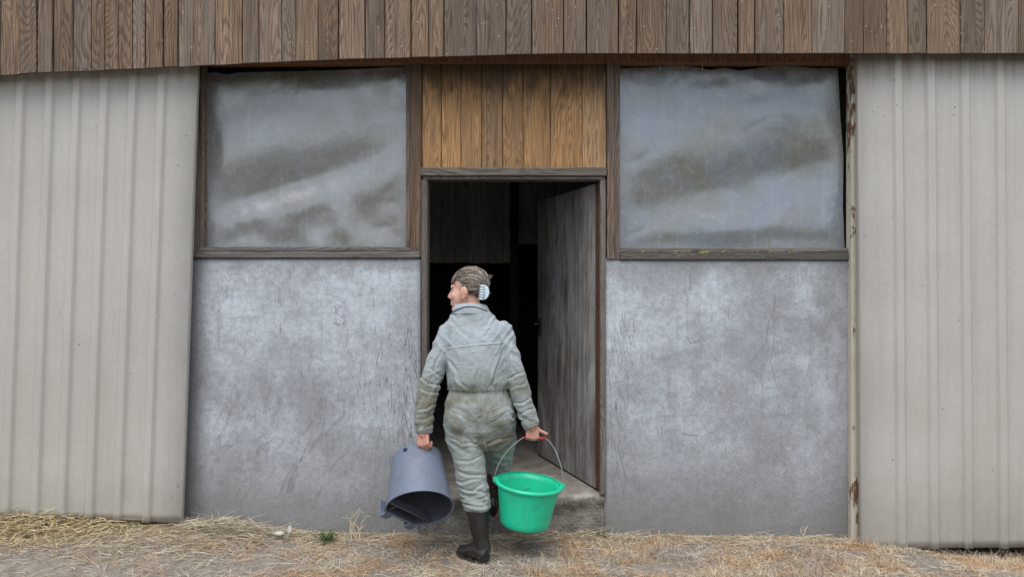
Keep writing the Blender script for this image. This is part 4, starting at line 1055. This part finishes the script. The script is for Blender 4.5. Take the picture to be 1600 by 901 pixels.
# collar: standing band with navy lining showing at its edge
def ringpath(c, rx, ry, z0, tiltf, n=40): return [Vector((c.x + rx * math.cos(2 * math.pi * i / n), c.y + ry * math.sin(2 * math.pi * i / n), z0 + tiltf * math.sin(2 * math.pi * i / n))) for i in range(n)]
cc = W(736, 486, -.315); mb = MB()
rs = [ringpath(cc, .116, .086, cc.z - .012, -.004), ringpath(cc, .108, .080, cc.z + .012, -.010), ringpath(cc + Vector((-.003, .004, 0)), .098, .073, cc.z + .034, -.016), ringpath(cc + Vector((-.003, .004, 0)), .091, .067, cc.z + .036, -.016), ringpath(cc, .090, .065, cc.z - .005, -.010)]
mb.rings(rs, False); collar = pchild('collar', mb.mesh('collar'), M['cloth'], True, cover)
mb = MB(); 
lp = []
for i in range(25):
    a = math.pi + math.pi * (.06 + .88 * i / 24); zz = .024 - .034 * math.cos(a) ** 2; k = interp(zz, [(-.012, 1.0), (.012, .931), (.034, .845)])
    lp.append(Vector((cc.x - .002 + .1185 * k * math.cos(a), cc.y + .0885 * k * math.sin(a), cc.z + zz - .013 * math.sin(a) * 0.6)))
mb.tube(lp, .0026, 6)
pchild('collar_edge', mb.mesh('collar_edge'), M['navy'], True, cover)
# cuffs
for (c0, c1, r0) in ((W(663, 661, -.420), W(662.3, 676, -.431), .0495), (W(825.5, 653, -.398), W(831, 667.5, -.410), .0475)):
    t = (c1 - c0); pts = [c0 + t * k for k in (0, .08, .5, .92, 1.0, 1.0)]
    o = pchild('cuff', MB().tube(pts, [r0 - .004, r0 + .001, r0, r0 - .001, r0 - .004, r0 - .016], 28).mesh('cuff'), M['cloth'], True, cover)
    cxy = c0 + t * .5; s = 1 if c0.x > 0 else -1
    MBt = MB().obox(cxy + Vector((s * .028, -.036, 0)), (.014, -.010 * -s * s, 0), Vector((0, 0, .011)), Vector((.0 , -.004, 0))); pchild('cuff_tab', MBt.mesh('cuff_tab'), M['cloth'], False, cover)

# --- boots
def boot(path, heel, toe, name_lab, sole):
    b = MB(); b.tube([W(*p[:3]) for p in path], [p[3] for p in path], 22)
    heel, toe = Vector(heel), Vector(toe); d = (toe - heel); L = d.length; d.normalize(); s = d.cross(Vector((0, 0, 1))).normalized(); upv = s.cross(d).normalized()
    prof = [(-.03, .026, .040), (0, .036, .050), (.05, .040, .060), (.10, .039, .055), (.15, .043, .043), (.19, .046, .036), (.23, .040, .031), (.255, .022, .022)]
    k = L / .225
    b.loft([(heel + d * t * k + upv * (h * .95), s * w, upv * h) for t, w, h in prof], 20)
    m_ = remesh(b, .0052, 5); m_.update()
    o = pchild('boot', m_, M['boot']); 
    sb = MB(); out = []
    for i in range(28):
        a = 2 * math.pi * i / 28; c, q = math.cos(a), math.sin(a); ww = .043 if c < 0 else .047
        out.append(heel + d * (.108 * k + c * .148 * k) + s * (q * ww * (1 - .12 * c * c)))
    sb.rings([[p - upv * .002 for p in out], [p + upv * .016 for p in out]]); pchild('sole', sb.mesh('sole'), M['boot'], False, o)
    # top rim and side ridge
    t0, t1 = W(*path[0][:3]), W(*path[1][:3]); q = MB().tube([t0, lerp(t0, t1, .12)], path[0][3] + .003, 22); pchild('top_band', q.mesh('top_band'), M['boot'], True, o)
    return o
zg = gz(X(756, -.52), -.52)
boot([(745, 783, -.462, .064), (746.5, 800, -.472, .066), (749, 822, -.485, .056), (752, 842, -.497, .046), (755, 860, -.505, .045)], (X(756, -.52), -.525, zg + .006), (X(756, -.52) - .135, -.40, zg + .006), '', None)
boot([(777, 722, -.15, .060), (775, 742, -.145, .057), (772.5, 762, -.14, .050), (771, 780, -.14, .046)], (X(770, -.14), -.155, FL - .075), (X(763, .05), .055, FL + .012), '', None)

# --- hair
hb = MB(); EC, ER = (-.020, 0, .038), (.103, .080, .092)
def hsurf(dirv, k=1.0): return hp(EC[0] + dirv.x * ER[0] * k, EC[1] + dirv.y * ER[1] * k, EC[2] + dirv.z * ER[2] * k)
def hairy(dv):               # direction in head frame is inside the hair area
    f, l, u_ = dv.x, dv.y, dv.z
    if f > .35: return u_ > .10 + (f - .35) * .55
    if f > -.05: return u_ > -.22 or (f < .12 and u_ > -.3)
    return u_ > (-.72 if f > -.35 else -.93)
cap = MB(); seg, rg_ = 48, 30; idx = {}
for k in range(rg_ + 1):
    for i in range(seg):
        th, ph = math.pi * k / rg_, 2 * math.pi * i / seg; dvec = Vector((math.sin(th) * math.cos(ph), math.sin(th) * math.sin(ph), math.cos(th)))
        cap.v.append(tuple(hsurf(dvec, .985))); idx[len(cap.v) - 1] = hairy(dvec)
for k in range(rg_):
    for i in range(seg):
        j = (i + 1) % seg; q = (k * seg + i, (k + 1) * seg + i, (k + 1) * seg + j, k * seg + j)
        if all(idx[a] for a in q): cap.f.append(q)
hcap_m = bpy.data.meshes.new('hair'); hcap_m.from_pydata(cap.v, [], cap.f)
M['hair_base'] = plain('hair_underlayer', (.075, .058, .045), .6, .3, 0, .3, 80)
hair = pchild('hair', hcap_m, M['hair_base'])
st = MB(); rgh = random.Random(5); clipdir = Vector((-.97, .06, -.12)).normalized(); cnt = 0
while cnt < 1700:
    dvec = Vector((rgh.gauss(0, 1), rgh.gauss(0, 1), rgh.gauss(0, 1))).normalized()
    if not hairy(dvec) or dvec.dot(clipdir) > (.9 if cnt % 3 == 0 else .35): continue
    cnt += 1; L = rgh.uniform(.8, 1.0); thick = rgh.choice((.0012, .0014, .0017, .002, .0027)); pts = []; rr = []; k0 = rgh.uniform(.995, 1.045)
    ax = clipdir + Vector((0, rgh.gauss(0, .10), rgh.gauss(0, .16)))
    for t in range(7):
        q = dvec.lerp(ax, t / 6 * L).normalized(); w_ = k0 + (.03 + .05 * max(0, dvec.z)) * math.sin(math.pi * t / 6) + rgh.gauss(0, .006)
        pts.append(hsurf(q, w_)); rr.append(thick * (1 - .35 * abs(t / 3 - 1)))
    st.tube(pts, rr, 4)
for _ in range(150):         # fringe
    l0 = rgh.uniform(-.62, .75); d0 = Vector((.62, l0, .72)).normalized(); d1 = Vector((.96, l0 * 1.1, rgh.uniform(.0, .22))).normalized(); pts = []
    for t in range(6): q = d0.lerp(d1, t / 5).normalized(); pts.append(hsurf(q, 1.01 + .07 * math.sin(math.pi * .8 * t / 5) + rgh.gauss(0, .006)))
    st.tube(pts, [.0017, .0018, .0017, .0015, .0012, .0007], 4)
for _ in range(110):         # flyaways
    d0 = Vector((rgh.gauss(0, 1), rgh.gauss(0, 1), abs(rgh.gauss(0, 1)))).normalized()
    if not hairy(d0): continue
    d1 = d0.lerp(clipdir, .35).normalized(); b0 = hsurf(d0, 1.02); st.tube([b0, hsurf(d0.lerp(d1, .5), 1.08), hsurf(d1, rgh.uniform(1.06, 1.22))], [.0016, .0013, .0006], 3)
for _ in range(60):          # wisps above the clip and at the nape
    top_ = rgh.random() < .6; b0 = hsurf((clipdir + Vector((0, rgh.gauss(0, .1), .35 if top_ else -.5))).normalized(), 1.02); e0 = b0 + HM @ Vector((rgh.uniform(-.035, -.005), rgh.gauss(0, .012), rgh.uniform(.0, .03) if top_ else rgh.uniform(-.03, 0)))
    st.tube([b0, lerp(b0, e0, .5) + Vector((0, 0, .006 if top_ else -.002)), e0], [.0016, .0012, .0005], 4)
o = pchild('strands', st.mesh('strands'), M['hair'], True, hair); o['kind'] = 'stuff'
# claw clip
cm = MB(); c0 = W(755, 456, -.30) + Vector((-.002, -.070, 0)); ra, rb = Vector((1, .35, -.08)).normalized(), Vector((.10, 0, 1)).normalized(); rc = ra.cross(rb).normalized()
arc = [(-.003, -.046)] + [(.036 * math.cos(a), .046 * math.sin(a)) for a in np.linspace(-math.pi / 2, math.pi / 2, 15)] + [(-.003, .046)]
for o_, sc_ in ((0, 1),):
    rings = []
    for dz, k in ((-.016, .82), (-.012, .96), (0, 1.0), (.012, .96), (.016, .82)): rings.append([c0 + ra * (a * k + .004) + rb * (b * k) + rc * dz for a, b in arc])
    cm.rings(rings)
clip = pchild('hair_clip', cm.mesh('hair_clip'), M['clip'], False)
clip['label'] = 'pale blue claw clip in the hair'
for i in range(6):
    b = lerp(-.038, .038, i / 5); q = MB().tube([c0 + rb * b + rc * .015, c0 - ra * .012 + rb * b + rc * .019, c0 - ra * .024 + rb * b * .95 + rc * .010], [.0066, .0058, .0028], 8)
    q2 = q.mesh('tooth'); pchild('tooth', q2, M['clip'], True, clip)
cm2 = MB().tube([c0 + rb * .044 + ra * .006 + rc * .0165, c0 + rb * 0 + ra * .010 + rc * .018, c0 - rb * .044 + ra * .006 + rc * .0165], .0035, 8); pchild('spine', cm2.mesh('spine'), plain('clip_spine_blue', (.35, .45, .55), .35), True, clip)  # spine in a deeper blue than the clip

# ------------------------------------------------------------------ green bucket
def mat_plastic(name, col, dirt, rough=.38):
    m = Mt(name); a = m.noise(m.pos, 11, 6, .65); s = m.noise(m.map(m.pos, (8, 8, 60)), 1, 4, .6); f = m.noise(m.pos, 90, 3, .6)
    c = m.mix(m.rng(a, .46, .70, 0, .5), col, dirt); g2 = m.noise(m.map(m.pos, (14, 14, 5)), 1, 7, .7); c = m.mix(m.rng(g2, .56, .72, 0, .35), c, (.16, .14, .11)); c = m.mix(1.0, c, m.ramp(f, [(.3, .94), (.7, 1.05)]), 'MULTIPLY')
    scr = m.noise(m.map(m.pos, (160, 40, 9), rot=(.3, .2, .4)), 1, 3, .6); c = m.mix(m.rng(scr, .66, .74, 0, .35), c, tuple(min(1, v * 1.6 + .06) for v in col))
    m.P(Base_Color=c, Roughness=m.rng(a, .3, .7, rough, rough + .2)); m.bump(s, .15, .002); return m.m
M['green'] = mat_plastic('green_plastic', (.010, .50, .275), (.03, .28, .15), .28)
M['greyblue'] = mat_plastic('grey_blue_plastic', (.12, .142, .188), (.09, .096, .11), .40)
M['red'] = plain('red_plastic_grip', (.42, .03, .03), .45, .4)
M['wire'] = plain('galvanised_wire', (.38, .37, .35), .45, .5, .7, .2, 60)
gc = W(826.5, 753, -.42); tilt = R(6.2)
Rg = Matrix.Translation(gc) @ Matrix.Rotation(tilt, 4, 'Y') @ Matrix.Rotation(R(4), 4, 'X')
gb = empty('green_bucket', (gc.x, gc.y, Z(815, -.42))); tag(gb, 'bright green plastic bucket with wire handle in her right hand', 'bucket')
def gchild(name, mb, mat, smooth=True, parent=gb, o=gb):
    me = mb.mesh(name); me.transform(Matrix.Translation(-Vector(o.location))); return link(name, me, mat, parent, smooth)
def lathe(prof, n=56): 
    mb = MB(); mb.rings([[(r * math.cos(2 * math.pi * i / n), r * math.sin(2 * math.pi * i / n), z) for i in range(n)] for r, z in prof], False); return mb
RG = .186; hgt = .252
shell = lathe([(.002, -hgt), (.125, -hgt), (.138, -hgt + .004), (.146, -hgt + .016), (.150, -hgt + .04), (RG - .006, -.035), (RG - .002, -.012), (RG - .0015, -.002), (RG - .005, -.001), (RG - .010, -.035), (.146, -hgt + .04), (.135, -hgt + .012), (.002, -hgt + .008)]).xf(Rg)
bodyg = gchild('shell', shell, M['green'])
rim = lathe([(RG - .004, .004), (RG + .004, .006), (RG + .012, .003), (RG + .014, -.004), (RG + .012, -.014), (RG + .009, -.016), (RG + .007, -.004), (RG - .002, -.003), (RG - .004, .004)]).xf(Rg)
gchild('rim', rim, M['green'])
for s in (-1, 1):
    e_ = MB().box(s * (RG + .012) - .012, s * (RG + .012) + .012, -.014, .014, -.014, .012, .004).xf(Rg); gchild('handle_lug', e_, M['green'], False)
pl_, pr_ = Rg @ Vector((-(RG + .016), 0, .008)), Rg @ Vector((RG + .016, 0, .008))
kn = PR(.088, .0, -.022)                # inside the curled fingers
ga, gb_ = kn + Vector((-.052, 0, .004)), kn + Vector((.078, 0, -.002))
def bez(a, b, c, d, n=14): return [a * (1 - t) ** 3 + b * 3 * t * (1 - t) ** 2 + c * 3 * t * t * (1 - t) + d * t ** 3 for t in [i / n for i in range(n + 1)]]
wirep = bez(pl_, pl_ + Vector((.01, 0, .10)), ga + Vector((-.08, 0, -.05)), ga) + [lerp(ga, gb_, .5)] + bez(gb_, gb_ + Vector((.05, 0, -.03)), pr_ + Vector((.0, 0, .12)), pr_)
hw = gchild('handle', MB().tube(wirep, .0026, 8), M['wire'])
gchild('grip', MB().tube([ga, lerp(ga, gb_, .3), lerp(ga, gb_, .7), gb_], [.0085, .0095, .0095, .0085], 14), M['red'], True, hw)
lf = MB(); leaf(lf, Rg @ Vector((-.02, .10, -.085)), (.9, .1, .35), .05, .006, .1); gchild('dark_mark', lf, M['steel_dark'])

# ------------------------------------------------------------------ grey feed bucket, mouth towards the ground and the viewer
tb = W(652, 713.5, -.305); ax = Vector((.12, -.70, -.71)).normalized(); LB = .345; tm = tb + ax * LB
e1 = Vector((1, 0.0, -.02)); e1 = (e1 - ax * e1.dot(ax)).normalized(); e2 = ax.cross(e1).normalized()
if e2.z > 0: e2 = -e2
fb = empty('feed_bucket', (tm.x, tm.y, tm.z - .1)); tag(fb, 'grey-blue plastic feed bucket held upside down in her left hand', 'bucket')
FLAT = math.radians(141)                # direction of the flat hanging side in the (e1, e2) plane
def dsec(t, r, n=56, cut=.76, inset=0.0):
    c = tb + ax * LB * t; pts = []; corner = math.acos(cut)
    for i in range(n):
        a = 2 * math.pi * i / n; rel = (a - FLAT + math.pi) % (2 * math.pi) - math.pi
        rr = r if abs(rel) > corner else r * cut / math.cos(rel)
        rr -= inset; pts.append(c + e1 * math.cos(a) * rr + e2 * math.sin(a) * rr)
    return pts
rb_, rm_ = .150, .190
mb = MB(); rr_ = lambda t: lerp(rb_, rm_, t)
mb.rings([dsec(0.0, rb_ * .05), dsec(0.0, rb_ * .9), dsec(.012, rb_ * .985), dsec(.04, rr_(.04)), dsec(.35, rr_(.35)), dsec(.7, rr_(.7)), dsec(.955, rr_(.955)), dsec(.96, rm_ + .007), dsec(1.0, rm_ + .009), dsec(1.003, rm_ + .004), dsec(.985, rm_ - .004)], False)
fsh = gchild('shell', mb, M['greyblue'], True, fb, fb)
mod = fsh.modifiers.new('edge', 'EDGE_SPLIT'); mod.split_angle = R(50)
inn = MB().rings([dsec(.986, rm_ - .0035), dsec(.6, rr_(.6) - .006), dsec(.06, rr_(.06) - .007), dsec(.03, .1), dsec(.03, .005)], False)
M['inner_shade'] = mat_plastic('shaded_inner_plastic', (.055, .058, .072), (.03, .03, .03), .45)  # shade inside the bucket put into a darker plastic colour
gchild('inner_wall', inn, M['inner_shade'], True, fb, fb)
fn = e1 * math.cos(FLAT) + e2 * math.sin(FLAT); ft = -e1 * math.sin(FLAT) + e2 * math.cos(FLAT)   # outward normal of flat side, tangent
for s in (-1, 1):
    base = tm + fn * (rm_ * .76 + .012) + ft * s * rm_ * .52
    hk = MB(); hk.obox(base + fn * .012, fn * .022, ft * .026, ax * .006); hk.obox(base + fn * .032 - ax * .046, fn * .004, ft * .026, ax * .051); hk.obox(base + fn * .016 - ax * .022, fn * .013, ft * .004, ax * .016)
    o = gchild('hanging_hook', hk, M['greyblue'], False, fb, fb)
# inner guard bars across the mouth, parallel to the flat side
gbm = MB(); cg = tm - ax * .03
gbm.obox(cg + fn * rm_ * .36, fn * .007, ft * rm_ * .86, ax * .022); o = gchild('inner_bar', gbm, M['inner_shade'], False, fb, fb)
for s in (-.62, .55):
    q = MB(); q.obox(cg + fn * rm_ * .55 + ft * s * rm_ - ax * .01, fn * rm_ * .19, ft * .006, ax * .025); gchild('inner_rib', q, M['inner_shade'], False, fb, fb)
ctr = tb + ax * LB * .10; vp = W(632, 702, -.45); dn = (vp - ctr); dn = (dn - ax * dn.dot(ax)); ca = math.atan2(-1.0, -.42); dn = (e1 * math.cos(ca) - e2 * abs(math.sin(ca))).normalized() if True else dn
vp = ctr + dn * (rr_(.1)); q = MB().tube([vp - dn * .004, vp + dn * .006, vp + dn * .0065], [.014, .013, .004], 18); q.tube([vp + dn * .006, vp + dn * .012], .006, 12)
gchild('valve_plug', q, M['navy'], True, fb, fb)
